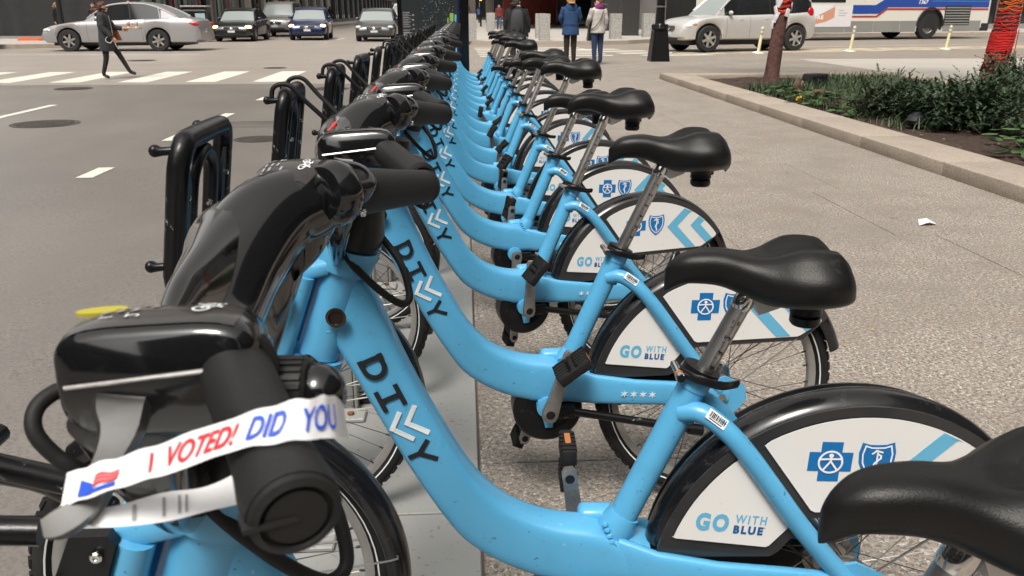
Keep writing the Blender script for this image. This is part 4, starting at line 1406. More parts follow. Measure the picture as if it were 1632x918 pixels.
# ------------------------------------------------------------------ buildings
M['redwall'] = mat('red_brown_wall', (.235, .040, .026), .7, vary=.15, vscale=2)
M['darkwall'] = mat('dark_stone', (.045, .044, .045), .35, vary=.2)
M['greywall'] = mat('grey_stone', (.24, .235, .225), .7, vary=.12, vscale=1)
M['beige'] = mat('beige_stone', (.46, .43, .38), .7, vary=.12, vscale=1)
M['glassdk'] = mat('dark_glass', (.012, .013, .015), .06, spec=.8)
M['glassgr'] = mat('greenish_glass', (.32, .40, .35), .35, spec=.8, vary=.35, vscale=.6)
M['alu'] = mat('aluminium_frame', (.30, .31, .31), .4, metal=.6)
M['hoard'] = mat('black_hoarding_cloth', (.018, .018, .019), .75, vary=.3, vscale=3, bump=.2, bscale=6)
M['redcol'] = mat('red_column', (.25, .028, .024), .5)
def facade(name, label, x0, y0, x1, y1, h, wall, bays, floor_h=3.6, z0=.1, depth=8, glass='glassdk', first=None, skip_ground=False):
    """a building whose front runs from (x0,y0) to (x1,y1); inside lies to the left of that direction"""
    L = math.hypot(x1 - x0, y1 - y0)
    o = thing(name, label, 'building', (x0, y0, z0), math.atan2(y1 - y0, x1 - x0))
    mk('wall', box(0, L, .35, depth, 0, h), M[wall], o, smooth=False)
    nf = int(h / floor_h)
    bw = L / bays
    b = MB()
    for k in range(bays + 1):
        b.add(box(k * bw - .28, k * bw + .28, 0, .36, 0, h - .01))
    for f_ in range(nf + 1):
        b.add(box(-.2, L + .2, .03, .37, f_ * floor_h - .3, f_ * floor_h + .35))
    mk('pier', b.get(), M[wall], o, smooth=False, stuff=True)
    pane = bpy.data.meshes.new('window')
    b = MB()
    b.add(box(.30, bw - .30, .22, .30, .37, floor_h - .31), 0)
    b.add(box(bw / 2 - .05, bw / 2 + .05, .16, .22, .37, floor_h - .31), 1)
    pane.from_pydata(b.v, [], b.f)
    pane.materials.append(M[glass]); pane.materials.append(M['alu'])
    pane.polygons.foreach_set('material_index', b.i)
    for f_ in range(nf):
        for k in range(bays):
            c = bpy.data.objects.new('window', pane)
            link(c, o)
            c.location = (k * bw, 0, f_ * floor_h)
    return o
# left block: hoarding, storefront on the cross street, storefront along the street
ho = thing('hoarding', 'black cloth hoarding along the far pavement behind the silver saloon', 'hoarding', (-34, 43.2, .1))
hv = []
for k in range(80):
    x = k * .235
    hv.append([(x, .05 * math.sin(k * 1.7), 0), (x, .06 * math.sin(k * 1.3 + 1), 3.6), (x, .10, 3.6), (x, .10, 0)])
mk('cloth', loft(hv), M['hoard'], ho)
mk('top_rail', box(0, 18.6, -.06, .12, 3.6, 3.7), M['greywall'], ho, smooth=False)
mk('base_rail', box(0, 18.6, -.12, -.02, .0, .12), M['greywall'], ho, smooth=False)
ow = thing('orange_sandbag', 'flat orange bag lying at the foot of the black hoarding', 'bag', (-19.3, 40.3, .1))
mk('sack', loft([[(x, y * w_, z * w_) for y, z in ((-.3, .0), (-.28, .12), (0, .2), (.28, .12), (.3, 0))] for x, w_ in ((-.55, .2), (-.45, .6), (-.1, .7), (.15, .5), (.45, .65), (.55, .3))]), mat('orange_plastic', (.62, .10, .02), .6), ow)
def store(o, L, T, seed):
    r = random.Random(seed)
    x = 0
    k = 0
    while x < L:
        w_ = r.choice([.55, .8, 1.0, 1.25])
        m = r.choice(['glassgr', 'glassgr', 'glassdk', 'alu', 'glassgr'])
        if k in (3, 9, 16):
            m, w_ = 'redcol', .75
        d = 0 if m in ('redcol', 'alu') else .10
        mk({'redcol': 'column', 'alu': 'mullion'}.get(m, 'pane'), ([tuple(T @ Vector(p)) for p in bbox(x + .02, x + w_ - .02, d, .3, 0, 4.2, .01, 1)[0]], bbox(x + .02, x + w_ - .02, d, .3, 0, 4.2, .01, 1)[1]), M[m], o, smooth=False)
        mk('mullion', ([tuple(T @ Vector(p)) for p in box(x + w_ - .05, x + w_ + .05, -.06, .3, 0, 4.2)[0]], box(0, 1, 0, 1, 0, 1)[1]), M[r.choice(['alu', 'darkwall'])], o, smooth=False)
        x += w_
        k += 1
    mk('wall', ([tuple(T @ Vector(p)) for p in box(-.05, x + .05, .31, 7, 0, 22)[0]], box(0, 1, 0, 1, 0, 1)[1]), M['greywall'], o, smooth=False)
    mk('fascia', ([tuple(T @ Vector(p)) for p in box(-.06, x + .06, -.2, .30, 4.21, 5.4)[0]], box(0, 1, 0, 1, 0, 1)[1]), M['darkwall'], o, smooth=False)
    return x
st2 = thing('glass_storefront', 'long greenish glass storefront with red columns on the left side of the far street', 'building', (-15.2, 43.6, .1), R(90))
store(st2, 19, Matrix.Identity(4), 11)
facade('stone_building', 'beige stone building beyond the glass storefront on the left', -14.8, 63, -14.8, 100, 30, 'beige', 8)
facade('office_building', 'dark office building far down the left side of the street', -15, 100.5, -15, 190, 36, 'darkwall', 16)
fe = facade('tower_block', 'hazy dark block at the far end of the street', -45, 300, 30, 300, 60, 'darkwall', 16)
# right: plaza lobby with red wall, dark glass and columns
rw_ = tag(mk('red_wall', bbox(3.9, 9.0, 84.5, 85.2, .1, 16, .02, 1), M['redwall'], smooth=False), 'plain red brown wall set back across the plaza', 'wall')
lob = thing('lobby_building', 'dark glass lobby building behind the waiting pedestrians', 'building', (8.9, 70, .1))
mk('roof', box(-7, 30, -9, 40, 7.2, 9.5), M['darkwall'], lob, smooth=False)
mk('wall', box(.2, 30, 6, 40, 0, 7.1), M['darkwall'], lob, smooth=False)
for k in range(9):
    mk('pane', box(.3 + 2.2 * k, 2.35 + 2.2 * k, 5.86, 5.95, .2, 6.8), M['glassdk'], lob, smooth=False)
    mk('mullion', box(2.36 + 2.2 * k, 2.49 + 2.2 * k, 5.78, 5.99, .0, 7.1), M['alu'], lob, smooth=False)
mk('doorway', box(3.2, 4.6, 5.70, 5.80, 0, 3.2), M['redcol'], lob, smooth=False)
for x, y, w_, m, lab in ((9.95, 58.4, 1.0, 'darkwall', 'black plaza column left of the grey one'), (8.92, 46.5, .95, 'darkwall', 'dark grey square plaza column near the kerb'), (12.6, 47.5, 1.2, 'darkwall', 'black plaza column hidden partly by the lamp post'), (16.5, 58.5, 1.2, 'darkwall', 'black plaza column behind the bus')):
    tag(mk('plaza_column', bbox(x - w_ / 2, x + w_ / 2, y, y + w_, .1, 9, .02, 1), M[m], smooth=False), lab, 'column')
for x, y, w_, lab in ((-.6, 112, 1.2, 'brown column far across the plaza, behind the walkers'), (1.3, 118, .9, 'narrow brown column far across the plaza'), (3.0, 100, .7, 'brown column left of the red wall')):
    tag(mk('plaza_column', bbox(x - w_ / 2, x + w_ / 2, y, y + 1, .1, 9, .02, 1), mat('brown_stone', (.12, .10, .085), .6), smooth=False), lab, 'column')
facade('office_building', 'dark office block far back across the plaza', -3, 130, 30, 130, 30, 'darkwall', 9)
facade('stone_building', 'grey stone building behind the bus on the right', 15, 56.5, 90, 78, 26, 'greywall', 18)
# out-of-view blocks added to cut the skylight and darken reflections in the gloss covers
facade('added_tower', 'unseen grey tower added left of the near street to darken reflections', -24, -60, -24, 22, 20, 'greywall', 14, floor_h=4)
facade('added_tower', 'unseen dark tower added right of the plaza to darken reflections', 30, 26, 30, -40, 40, 'darkwall', 12, floor_h=4)
facade('added_tower', 'unseen dark tower added behind the camera to darken reflections', 30, -45, -20, -45, 40, 'darkwall', 10, floor_h=4)

# ------------------------------------------------------------------ street furniture
def lamp_post(x, y, z, lab, s=1.0, base=True):
    o = thing('lamp_post', lab, 'lamp post', (x, y, z))
    mk('base', loft([[(sx * w_ * s, sy * w_ * s, h * s) for sx, sy in ((-1, -1), (1, -1), (1, 1), (-1, 1))] for w_, h in ((.265, 0), (.265, .04), (.195, .80), (.195, .84))]), M['black'], o, smooth=False)
    b = MB()
    b.add(lathe([(.20 * s, .84 * s), (.235 * s, .86 * s), (.235 * s, .90 * s), (.17 * s, .97 * s), (.15 * s, 1.02 * s)], 16))
    for k in range(12):
        a = 2 * math.pi * k / 12
        b.add(ellipsoid((.20 * s * math.cos(a), .20 * s * math.sin(a), .95 * s), (.045 * s, .045 * s, .06 * s), 6, 4))
    mk('collar', b.get(), M['black'], o)
    b = MB()
    n = 12
    prof = [(.135, 1.0), (.115, 1.9), (.14, 1.92), (.14, 2.0), (.11, 2.05), (.075, 7.2)]
    b.add(lathe([(r_ * s, h * s) for r_, h in prof], 12))
    mk('pole', b.get(), M['black'], o)
    mk('lantern', loft([[(sx * w_ * s, sy * w_ * s, h * s) for sx, sy in ((-1, -1), (1, -1), (1, 1), (-1, 1))] for w_, h in ((.10, 7.2), (.24, 7.5), (.20, 8.0), (.05, 8.25))]), M['wink'], o, smooth=False)
    return o
lp = lamp_post(5.52, 24.4, 0, 'black lamp post with a flared square base at the near corner')
mk('band', lathe([(.145, 1.45), (.148, 1.47), (.145, 1.49)], 12), M['metal'], lp)
lamp_post(5.75, 38.6, .1, 'black lamp post standing between the two waiting women', .95)
lo = thing('lamp_post', 'plain black street pole in front of the left hoarding', 'lamp post', (-16.1, 36.4, .1))
mk('pole', lathe([(.17, 0), (.16, .5), (.11, .6), (.10, 6.5)], 12), M['black'], lo)
DEL = [(10.34, 30.1), (14.19, 31.34), (18.58, 32.69), (23.2, 34.1)]
for j, (x, y) in enumerate(DEL):
    o = thing('delineator_post', ['cream flexible lane post beside the silver off-roader', 'cream flexible lane post standing before the bus advert', 'cream flexible lane post before the rear wheel of the bus', 'cream flexible lane post beyond the red wrapped tree'][j], 'lane post', (x, y, ZR), 0, 'cream lane posts along the tan lane')
    o.rotation_euler = (0, R(6), 0)
    mk('post', lathe([(.055, .03), (.052, .86), (.04, .90), (0, .905)], 12), mat('cream_plastic', (.66, .60, .38), .5), o)
    mk('foot', lathe([(.22, -.01), (.20, .03), (.09, .06), (.06, .06)], 14), M['paint_road'], o)
    b = MB()
    b.add(lathe([(.056, .62), (.056, .70)], 12)); b.add(lathe([(.056, .76), (.056, .83)], 12))
    mk('band', b.get(), M['greyink'], o)
# map panel at the end of the row
kp = thing('map_panel', 'tall dark map panel at the end of the bike row', 'map panel', (-.44, 13.72, 0))
fr_ = MB()
fr_.add(bbox(-.56, .535, -.06, .10, .0, 2.5, .01, 1))
mk('cabinet', fr_.get(), M['gloss'], kp, smooth=False)
mk('display', box(-.49, .40, -.066, -.061, .35, 2.4), mat('dark_display', (.030, .033, .036), .10, spec=.8), kp, smooth=False)
rk_ = random.Random(9)
b = MB()
for j in range(10):
    zz = 1.33 - j * .034
    if j >= 7:
        zz -= .02
    for q in range(2):
        b.add(box(-.475, -.475 + rk_.uniform(.08, .14), -.0685, -.0668, zz - q * .012, zz - q * .012 + .006))
mk('legend_text', b.get(), M['greyink'], kp, smooth=False, stuff=True)
b = MB()
for q in stroke([(-.46, 1.03), (-.27, 1.03), (-.27, .86), (-.46, .86)], .004, True):
    b.add(([(p[0], -.0686, p[1]) for p in q], [[0, 1, 2, 3]]))
for j, t in enumerate('MRA'):
    b.add(mapv(text_fit(t, -.33, -.305, 1.28 - .07 * j, .022), lambda u, v: (u, -.0687, v)))
for q in stroke([(-.315 + .012 * math.cos(k * .6), 1.085 + .012 * math.sin(k * .6)) for k in range(11)], .004, True):
    b.add(([(p[0], -.0686, p[1]) for p in q], [[0, 1, 2, 3]]))
mk('legend_symbol', b.get(), M['wink'], kp, smooth=False)
b = MB()
for j in range(420):      # map print mixed with painted bike reflections: green, blue and pale blocks
    x, z = rk_.uniform(-.21, .30), rk_.uniform(.78, 2.3)
    w_, h_ = rk_.choice([(.004, .03), (.018, .004), (.010, .010), (.004, .05), (.024, .006)])
    b.add(box(x, x + w_, -.0690 - rk_.random() * .001, -.0668, z, z + h_), rk_.choice([0, 0, 1, 1, 2, 3]))
mk('map_and_reflection', b.get(), [mat('panel_green', (.05, .17, .13), .4), mat('panel_dark', (.02, .045, .05), .4), mat('panel_pale', (.32, .38, .36), .4), mat('panel_blue', (.03, .20, .34), .4)], kp, smooth=False, stuff=True)
b = MB()
b.add(box(.245, .300, -.0700, -.0668, .72, 1.32)); b.add(box(.205, .225, -.0700, -.0668, .78, 1.25))
mk('green_strip', b.get(), mat('panel_lime', (.26, .42, .08), .4), kp, smooth=False)  # green and blue bars painted for bikes reflected in the panel glass
mk('blue_strip', box(.318, .345, -.0700, -.0668, .72, 1.30), M['lblue'], kp, smooth=False)
mk('blue_strip', prism([(-.03, 1.02), (-.012, 1.02), (.03, .78), (.012, .78)], lambda u, v, d: (u, -.0712 + d, v), .003), M['lblue'], kp, smooth=False)
mk('dark_blue_strip', box(.372, .398, -.0700, -.0668, .6, 2.3), mat('panel_navy', (.004, .012, .06), .3), kp, smooth=False)
# newspaper box / bins by the left storefront
nb = thing('news_box', 'black street cabinet with a pale poster by the left storefront', 'cabinet', (-12.75, 43.2, .1))
mk('body', loft([[(x * w_, y * w_, z) for x, y in ((-.55, -.35), (.55, -.35), (.55, .35), (-.55, .35))] for w_, z in ((1, 0), (1, 1.25), (.8, 1.42))]), M['black'], nb, smooth=False)
mk('poster', box(.05, .50, -.36, -.352, .35, 1.15), mat('poster_blue', (.30, .42, .44), .5), nb, smooth=False)
mk('lid', bbox(-.62, .62, -.42, .42, 1.43, 1.50, .02, 1), M['greyink'], nb, smooth=False)
tb = thing('litter_bin', 'round black litter bin left of the street cabinet', 'bin', (-13.75, 43.0, .1))
mk('barrel', lathe([(.34, 0), (.40, .9), (.42, .92), (.36, 1.15), (.2, 1.3), (0, 1.34)], 18), M['black'], tb)
# traffic signal head beyond the panel, orange hand lit
ts = thing('pedestrian_signal', 'pedestrian signal showing a lit orange hand beyond the map panel', 'signal', (1.55, 75, .1))
mk('pole', lathe([(.08, 0), (.07, 3.5)], 10), M['black'], ts)
mk('housing', bbox(-.25, .25, -.12, .12, 1.95, 2.5, .03, 1), M['black'], ts, smooth=False)
hand = [(-.09, 2.08), (.09, 2.08), (.11, 2.25), (.09, 2.38), (.04, 2.40), (-.02, 2.42), (-.08, 2.36), (-.14, 2.24)]
mk('lamp_hand', prism(hand, lambda u, v, d: (u, -.126 + d, v), .004), mat('orange_light', (1, .25, .02), .5, emit=((1, .22, .02), 3)), ts, smooth=False)
# ------------------------------------------------------------------ people
SKIN = mat('skin', (.52, .30, .215), .55)
def cloth(name, c, **k):
    return mat(name, c, .85, vary=.25, vscale=9, bump=.25, bscale=40, **k)
def person(label, loc, heading, H, J, mats, hair, coat=None, extra=None, group=None, fine=True):
    """J: joints in metres for a 1.70 m figure, facing +x. mats: trousers, shoes, sleeve"""
    s = H / 1.70
    root = thing('person', label, 'person', loc, heading, group)
    base = dict(pelvis=(0, 0, .93), waist=(0, 0, 1.06), chest=(.005, 0, 1.24), neck0=(0, 0, 1.41), neck=(.012, 0, 1.475), head=(.022, 0, 1.545), top=(.018, 0, 1.645),
                lsh=(0, .165, 1.385), lel=(-.02, .215, 1.12), lwr=(.03, .215, .90), rsh=(0, -.165, 1.385), rel=(-.02, -.215, 1.12), rwr=(.03, -.215, .90),
                lhip=(0, .088, .90), lkn=(.015, .092, .49), lan=(-.01, .092, .085), lto=(.135, .10, .035), rhip=(0, -.088, .90), rkn=(.015, -.092, .49), ran=(-.01, -.092, .085), rto=(.135, -.10, .035))
    base.update(J)
    names = list(base)
    rad = dict(pelvis=.125, waist=.115, chest=.13, neck0=.075, neck=.052, head=.088, top=.068, lsh=.062, lel=.044, lwr=.030, rsh=.062, rel=.044, rwr=.030,
               lhip=.108, lkn=.078, lan=.056, lto=.042, rhip=.108, rkn=.078, ran=.056, rto=.042)
    ed = [('pelvis', 'waist'), ('waist', 'chest'), ('chest', 'neck0'), ('neck0', 'neck'), ('neck', 'head'), ('head', 'top'), ('neck0', 'lsh'), ('lsh', 'lel'), ('lel', 'lwr'), ('neck0', 'rsh'), ('rsh', 'rel'), ('rel', 'rwr'),
          ('pelvis', 'lhip'), ('lhip', 'lkn'), ('lkn', 'lan'), ('lan', 'lto'), ('pelvis', 'rhip'), ('rhip', 'rkn'), ('rkn', 'ran'), ('ran', 'rto')]
    me = bpy.data.meshes.new('body')
    me.from_pydata([Vector(base[n]) * s for n in names], [(names.index(a), names.index(b_)) for a, b_ in ed], [])
    o = bpy.data.objects.new('body', me)
    COL.objects.link(o)
    sk = o.modifiers.new('skin', 'SKIN')
    for k, n in enumerate(names):
        r_ = rad[n] * s * ((extra or {}).get('leg', 1) if n[1:] in ('kn', 'an', 'to') else 1)
        me.skin_vertices[0].data[k].radius = (r_, r_ * (.78 if n in ('pelvis', 'waist', 'chest') else 1))
    me.skin_vertices[0].data[0].use_root = True
    sub = o.modifiers.new('sub', 'SUBSURF')
    sub.levels = sub.render_levels = 2 if fine else 1
    dg = bpy.context.evaluated_depsgraph_get()
    m2 = bpy.data.meshes.new_from_object(o.evaluated_get(dg))
    bpy.data.objects.remove(o)
    vs = [tuple(v.co) for v in m2.vertices]
    fs = [list(p.vertices) for p in m2.polygons]
    bpy.data.meshes.remove(m2)
    seg = [(Vector(base[a]) * s, Vector(base[b_]) * s, a, b_) for a, b_ in ed]
    def zone(p):
        best, zn = 9, 0
        for a, b_, na, nb in seg:
            d = b_ - a
            t = max(0, min(1, (p - a).dot(d) / d.dot(d)))
            q = (p - a - d * t).length - rad[na] * s * .6
            if q < best:
                best = q
                zn = 3 if nb in ('head', 'top', 'neck') else 2 if nb in ('waist', 'chest', 'neck0', 'lsh', 'rsh', 'lel', 'rel', 'lwr', 'rwr') else 1 if nb in ('lto', 'rto') else 0
        return zn
    idx = []
    for q in fs:
        c = sum((Vector(vs[k]) for k in q), Vector()) / len(q)
        idx.append(zone(c))
    b = MB()
    b.v, b.f, b.i = vs, fs, idx
    hd = Vector(base['head']) * s
    hv = (Vector(base['top']) - Vector(base['neck'])).normalized()
    fw = Vector(extra.get('face', (1, 0, 0)) if extra else (1, 0, 0)).normalized()
    side = hv.cross(fw).normalized()
    fw = side.cross(hv)
    # face
    b.add(ellipsoid(hd + fw * .092 * s - hv * .012 * s, (.016 * s, .014 * s, .02 * s), 8, 5), 3)
    b.add(ellipsoid(hd + fw * .050 * s - hv * .045 * s, (.045 * s, .045 * s, .04 * s), 10, 6), 3)
    for q in (-1, 1):
        b.add(ellipsoid(hd + fw * .083 * s + hv * .014 * s + side * q * .032 * s, (.008 * s, .008 * s, .006 * s), 7, 4), 4)
        b.add(ellipsoid(hd + fw * .085 * s + hv * .032 * s + side * q * .032 * s, (.010 * s, .010 * s, .004 * s), 7, 4), 5)
        b.add(ellipsoid(hd + side * q * .088 * s - fw * .005 * s, (.018 * s, .014 * s, .026 * s), 8, 5), 3)
    b.add(ellipsoid(hd + fw * .088 * s - hv * .050 * s, (.010 * s, .014 * s, .006 * s), 8, 4), 6)
    # hands: palm, four fingers, thumb
    for w_, e_ in (('lwr', 'lel'), ('rwr', 'rel')):
        wr_, el_ = Vector(base[w_]) * s, Vector(base[e_]) * s
        d = (wr_ - el_).normalized()
        if extra and w_ in extra:
            d = Vector(extra[w_]).normalized()
        nrm = Vector((0, 1, 0)) if abs(d.y) < .8 else Vector((0, 0, 1))
        sd = d.cross(nrm).normalized()
        nrm = sd.cross(d).normalized()
        b.add(loft([[wr_ + d * (t * s) + sd * (math.cos(a) * w2 * s) + nrm * (math.sin(a) * .014 * s) for a in [2 * math.pi * k / 10 for k in range(10)]] for t, w2 in ((0, .026), (.03, .036), (.07, .042), (.09, .038))]), 3)
        for k, ln in enumerate((.062, .074, .070, .055)):
            st_ = wr_ + d * (.085 * s) + sd * ((k - 1.5) * .020 * s)
            b.add(tube([st_, st_ + d * (ln * .5 * s) + nrm * .004 * s, st_ + d * (ln * .82 * s) + nrm * (.018 * s)], [.0095 * s, .0085 * s, .007 * s], 6), 3)
        st_ = wr_ + d * (.03 * s) + sd * (-.034 * s)
        b.add(tube([st_, st_ + d * (.03 * s) - sd * (.018 * s), st_ + d * (.055 * s) - sd * (.018 * s)], [.011 * s, .010 * s, .008 * s], 6), 3)
    eye = mat('eye', (.02, .015, .012), .3)
    mk('body', b.get(), [mats[0], mats[1], mats[2], SKIN, eye, hair[0], mat('lips', (.42, .14, .12), .5)], root, auto=180)
    # hair: cap plus optional length at the back
    hb_ = MB()
    n, m = 18, 12
    v = []
    rh = random.Random(label)
    for a in range(m + 1):
        t = math.pi * .72 * a / m
        for k in range(n):
            p = 2 * math.pi * k / n
            dirv = hv * math.cos(t) + (fw * math.cos(p) + side * math.sin(p)) * math.sin(t)
            front = max(0, math.cos(p)) * max(0, t - .95)
            r_ = ((.108 if hair[1] > 0 else .100) + hair[2] * .012 * math.sin(9 * p + a) + rh.uniform(-.003, .003)) * s
            c = hd + hv * .020 * s
            pt = c + dirv * r_ - fw * (.012 * s)
            if front > 0:
                pt -= fw * (front * .26 * s)
            v.append(pt)
    f = [[a * n + k, (a + 1) * n + k, (a + 1) * n + (k + 1) % n, a * n + (k + 1) % n] for a in range(m) for k in range(n)]
    hb_.add((v, f))
    if hair[1] > 0:
        L = hair[1]
        secs = []
        for k in range(8):
            t = k / 7
            c = hd - fw * (.055 + .02 * t) * s + hv * (.03 - L * t) * s
            w_ = (.085 + .02 * math.sin(3 * t)) * (1 - .35 * t * t) * s
            secs.append([c + side * (math.cos(q) * w_) + fw * (math.sin(q) * .045 * s) + Vector((rh.uniform(-.004, .004), rh.uniform(-.004, .004), 0)) for q in [2 * math.pi * j / 14 for j in range(14)]])
        hb_.add(loft(secs))
    mk('hair', hb_.get(), hair[0], root, auto=180)
    if coat:
        cm, hem, rx, ry = coat[:4]
        b = MB()
        pel, ch, n0 = Vector(base['pelvis']), Vector(base['chest']), Vector(base['neck0'])
        prof = [(hem, ry * 1.12, rx * 1.16), (hem + .02, ry * 1.14, rx * 1.18), ((hem + .95) / 2, ry * 1.12, rx * 1.12), (.95, ry * 1.05, rx * 1.05), (1.06, ry * .95, rx * .94), (1.18, ry * 1.0, rx * 1.0), (1.30, ry * 1.06, rx * .98), (1.385, ry * 1.0, rx * .82), (1.425, ry * .62, rx * .66), (1.45, ry * .42, rx * .55), (1.475, ry * .40, rx * .55)]
        secs = []
        for z, wy, wx in prof:
            t = max(0, min(1, (z - pel.z) / (n0.z - pel.z)))
            c = pel.lerp(n0, t) if z > pel.z else pel
            secs.append([((c.x + wx * math.cos(q) * (1 + .03 * math.sin(5 * q + z * 20))) * s, (c.y + wy * math.sin(q)) * s, z * s) for q in [2 * math.pi * k / 24 for k in range(24)]])
        b.add(loft(secs))
        for q in ('l', 'r'):
            a0, a1, a2 = [Vector(base[q + e_]) * s for e_ in ('sh', 'el', 'wr')]
            b.add(tube(spline([a0 + Vector((0, 0, .012 * s)), a0.lerp(a1, .5), a1, a1.lerp(a2, .5), a2], 4), [x * s for x in ([.078] * 4 + [.070] * 4 + [.060] * 4 + [.052] * 4 + [.046])], 14))
        mk(coat[4] if len(coat) > 4 else 'coat', b.get(), cm, root, auto=180)
    return root, s, base
H_BROWN = mat('auburn_hair', (.11, .035, .018), .6, bump=.6, bscale=60)
H_BLOND = mat('blond_hair', (.36, .20, .08), .6, bump=.6, bscale=60)
H_DARK = mat('dark_hair', (.025, .017, .013), .6, bump=.6, bscale=60)
BLK = cloth('black_cloth', (.012, .012, .013))
BOOT = mat('black_leather', (.015, .014, .014), .35)
# woman striding over the crossing, carrying a tray of cups
walk = dict(lhip=(.02, .085, .90), lkn=(.20, .09, .56), lan=(.40, .09, .15), lto=(.53, .10, .10), rhip=(-.02, -.085, .90), rkn=(-.02, -.09, .47), ran=(-.14, -.09, .10), rto=(.0, -.10, .035),
            lsh=(.0, .165, 1.385), lel=(.09, .21, 1.14), lwr=(.32, .17, 1.10), rsh=(.0, -.165, 1.385), rel=(.02, -.225, 1.14), rwr=(.20, -.21, .92))
cw, s_, bs_ = person('curly haired woman in a dark grey coat striding over the crossing with coffee cups', (-7.68, 19.35, ZR), R(4), 1.62, walk, (BLK, BOOT, cloth('charcoal_coat', (.035, .038, .042))), (H_BROWN, .22, 2.2), (M_ := cloth('charcoal_wool', (.030, .033, .037)), .62, .140, .180), dict(leg=.80))
b = MB()
b.add(tube([(.53 * s_, .03 * s_, .112 * s_)] + [(.40 * s_, .09 * s_, .02 * s_)], .02 * s_, 8))
bag = mk('shoulder_bag', loft([[((.10 + .10 * t + q[0]) * s_, (.19 + q[1]) * s_, (1.26 - .42 * t) * s_) for q in ((-.03 - .05 * t, 0), (.03 + .05 * t, 0), (.03 + .05 * t, .05), (-.03 - .05 * t, .05))] for t in (0, .3, .6, .9, 1.0)]), mat('tan_leather', (.24, .075, .025), .5), cw, smooth=False)
mk('collar', tube(spline([(.07, .0, 1.44), (.03, .075, 1.46), (-.06, .05, 1.49), (-.06, -.05, 1.49), (.03, -.075, 1.46)], 4, True), .026, 8, closed=True), M_, cw)
wire = spline([(.13, -.18, .98), (.05, -.205, .86), (.15, -.2, .80), (.22, -.2, .90), (.25, -.19, .76), (.30, -.17, .66)], 5)
mk('earphone_wire', tube([p * s_ for p in wire], .005, 5), M['paper'], cw)
mk('scarf_edge', tube([(.13 * s_, -.03 * s_, 1.38 * s_), (.15 * s_, -.02 * s_, 1.2 * s_), (.16 * s_, 0, 1.0 * s_)], .008, 6), M['greyink'], cw)
hx, hy, hz_ = -7.68 + .50, 19.35 + .22, 1.10 * s_ + ZR
ty = thing('cup_tray', 'flat cardboard tray held out by the crossing woman', 'tray', (hx, hy, hz_))
mk('tray', bbox(-.17, .17, -.10, .10, -.006, .022, .008, 1), mat('cardboard', (.42, .30, .19), .8), ty, smooth=False)
for dx_, m_, lab in ((-.07, 'pinkcup', 'paper coffee cup in a pink sleeve on the tray'), (.10, 'tancup', 'pale paper coffee cup in a brown sleeve on the tray')):
    cp = thing('coffee_cup', lab, 'cup', (hx + dx_, hy, hz_ + .0225))
    mk('cup', lathe([(0, 0), (.031, 0), (.042, .11), (.0, .112)], 16), M['paper'], cp)
    mk('sleeve', lathe([(.0345, .025), (.0415, .085)], 16), mat(m_, (.55, .16, .14) if m_ == 'pinkcup' else (.42, .36, .22), .7), cp)
    mk('lid', lathe([(.044, .112), (.044, .122), (.036, .132), (0, .134)], 16), M['paper'], cp)
# waiting pair seen from behind
p1, s1, _ = person('woman in a blue hooded jacket waiting at the corner, seen from behind', (2.80, 22.75, 0), R(96), 1.74, dict(lel=(.05, .245, 1.14), lwr=(.14, .15, 1.0), rel=(.05, -.245, 1.14), rwr=(.14, -.15, 1.0)), (cloth('dark_brown_trousers', (.022, .014, .012)), mat('tan_shoe', (.30, .16, .06), .6), cloth('blue_nylon0', (.016, .055, .15))), (H_BLOND, .07, .8), (M2 := cloth('blue_nylon', (.018, .062, .165)), .74, .15, .195, 'jacket'))
mk('hood', loft([[((-.05 + a * math.cos(q)) * s1, b_ * math.sin(q) * s1, (z + .02 * math.cos(q)) * s1) for q in [2 * math.pi * k / 16 for k in range(16)]] for z, a, b_ in ((1.33, .06, .10), (1.36, .10, .15), (1.42, .11, .155), (1.48, .09, .13), (1.49, .06, .10))]), M2, p1)
mk('waist_seam', tube([((.172 * math.cos(q)) * s1, (.222 * math.sin(q)) * s1, 1.0 * s1) for q in [2 * math.pi * k / 24 for k in range(24)]], .008, 6, closed=True), cloth('navy_seam', (.010, .03, .09)), p1)
p2, s2, _ = person('woman in a white jacket, purple scarf and jeans beside the blue jacket', (3.55, 22.95, 0), R(112), 1.70, dict(lel=(.06, .24, 1.14), lwr=(.20, .20, 1.06), rel=(-.03, -.22, 1.12), rwr=(.03, -.22, .90), lto=(.145, .06, .035)), (cloth('blue_denim', (.022, .045, .11)), mat('red_shoe', (.26, .07, .08), .6), cloth('white_nylon0', (.60, .56, .53))), (mat('brown_hair', (.10, .05, .028), .6, bump=.6, bscale=60), .30, .7), (cloth('white_nylon', (.54, .51, .48)), .80, .14, .178, 'jacket'), dict(face=(.4, .9, 0)))
mk('scarf', loft([[((-.02 + a * math.cos(q)) * s2, b_ * math.sin(q) * s2, (z - .03 * math.cos(q)) * s2) for q in [2 * math.pi * k / 16 for k in range(16)]] for z, a, b_ in ((1.38, .09, .10), (1.41, .115, .13), (1.46, .11, .12), (1.50, .08, .09))]), cloth('purple_wool', (.20, .02, .19)), p2)
mk('bag_strap', tube(spline([(-.06, -.12, 1.44), (-.165, .0, 1.2), (-.15, .16, .98), (.0, .22, .88)], 5), .012, 6), mat('brown_strap', (.10, .05, .03), .6), p2)
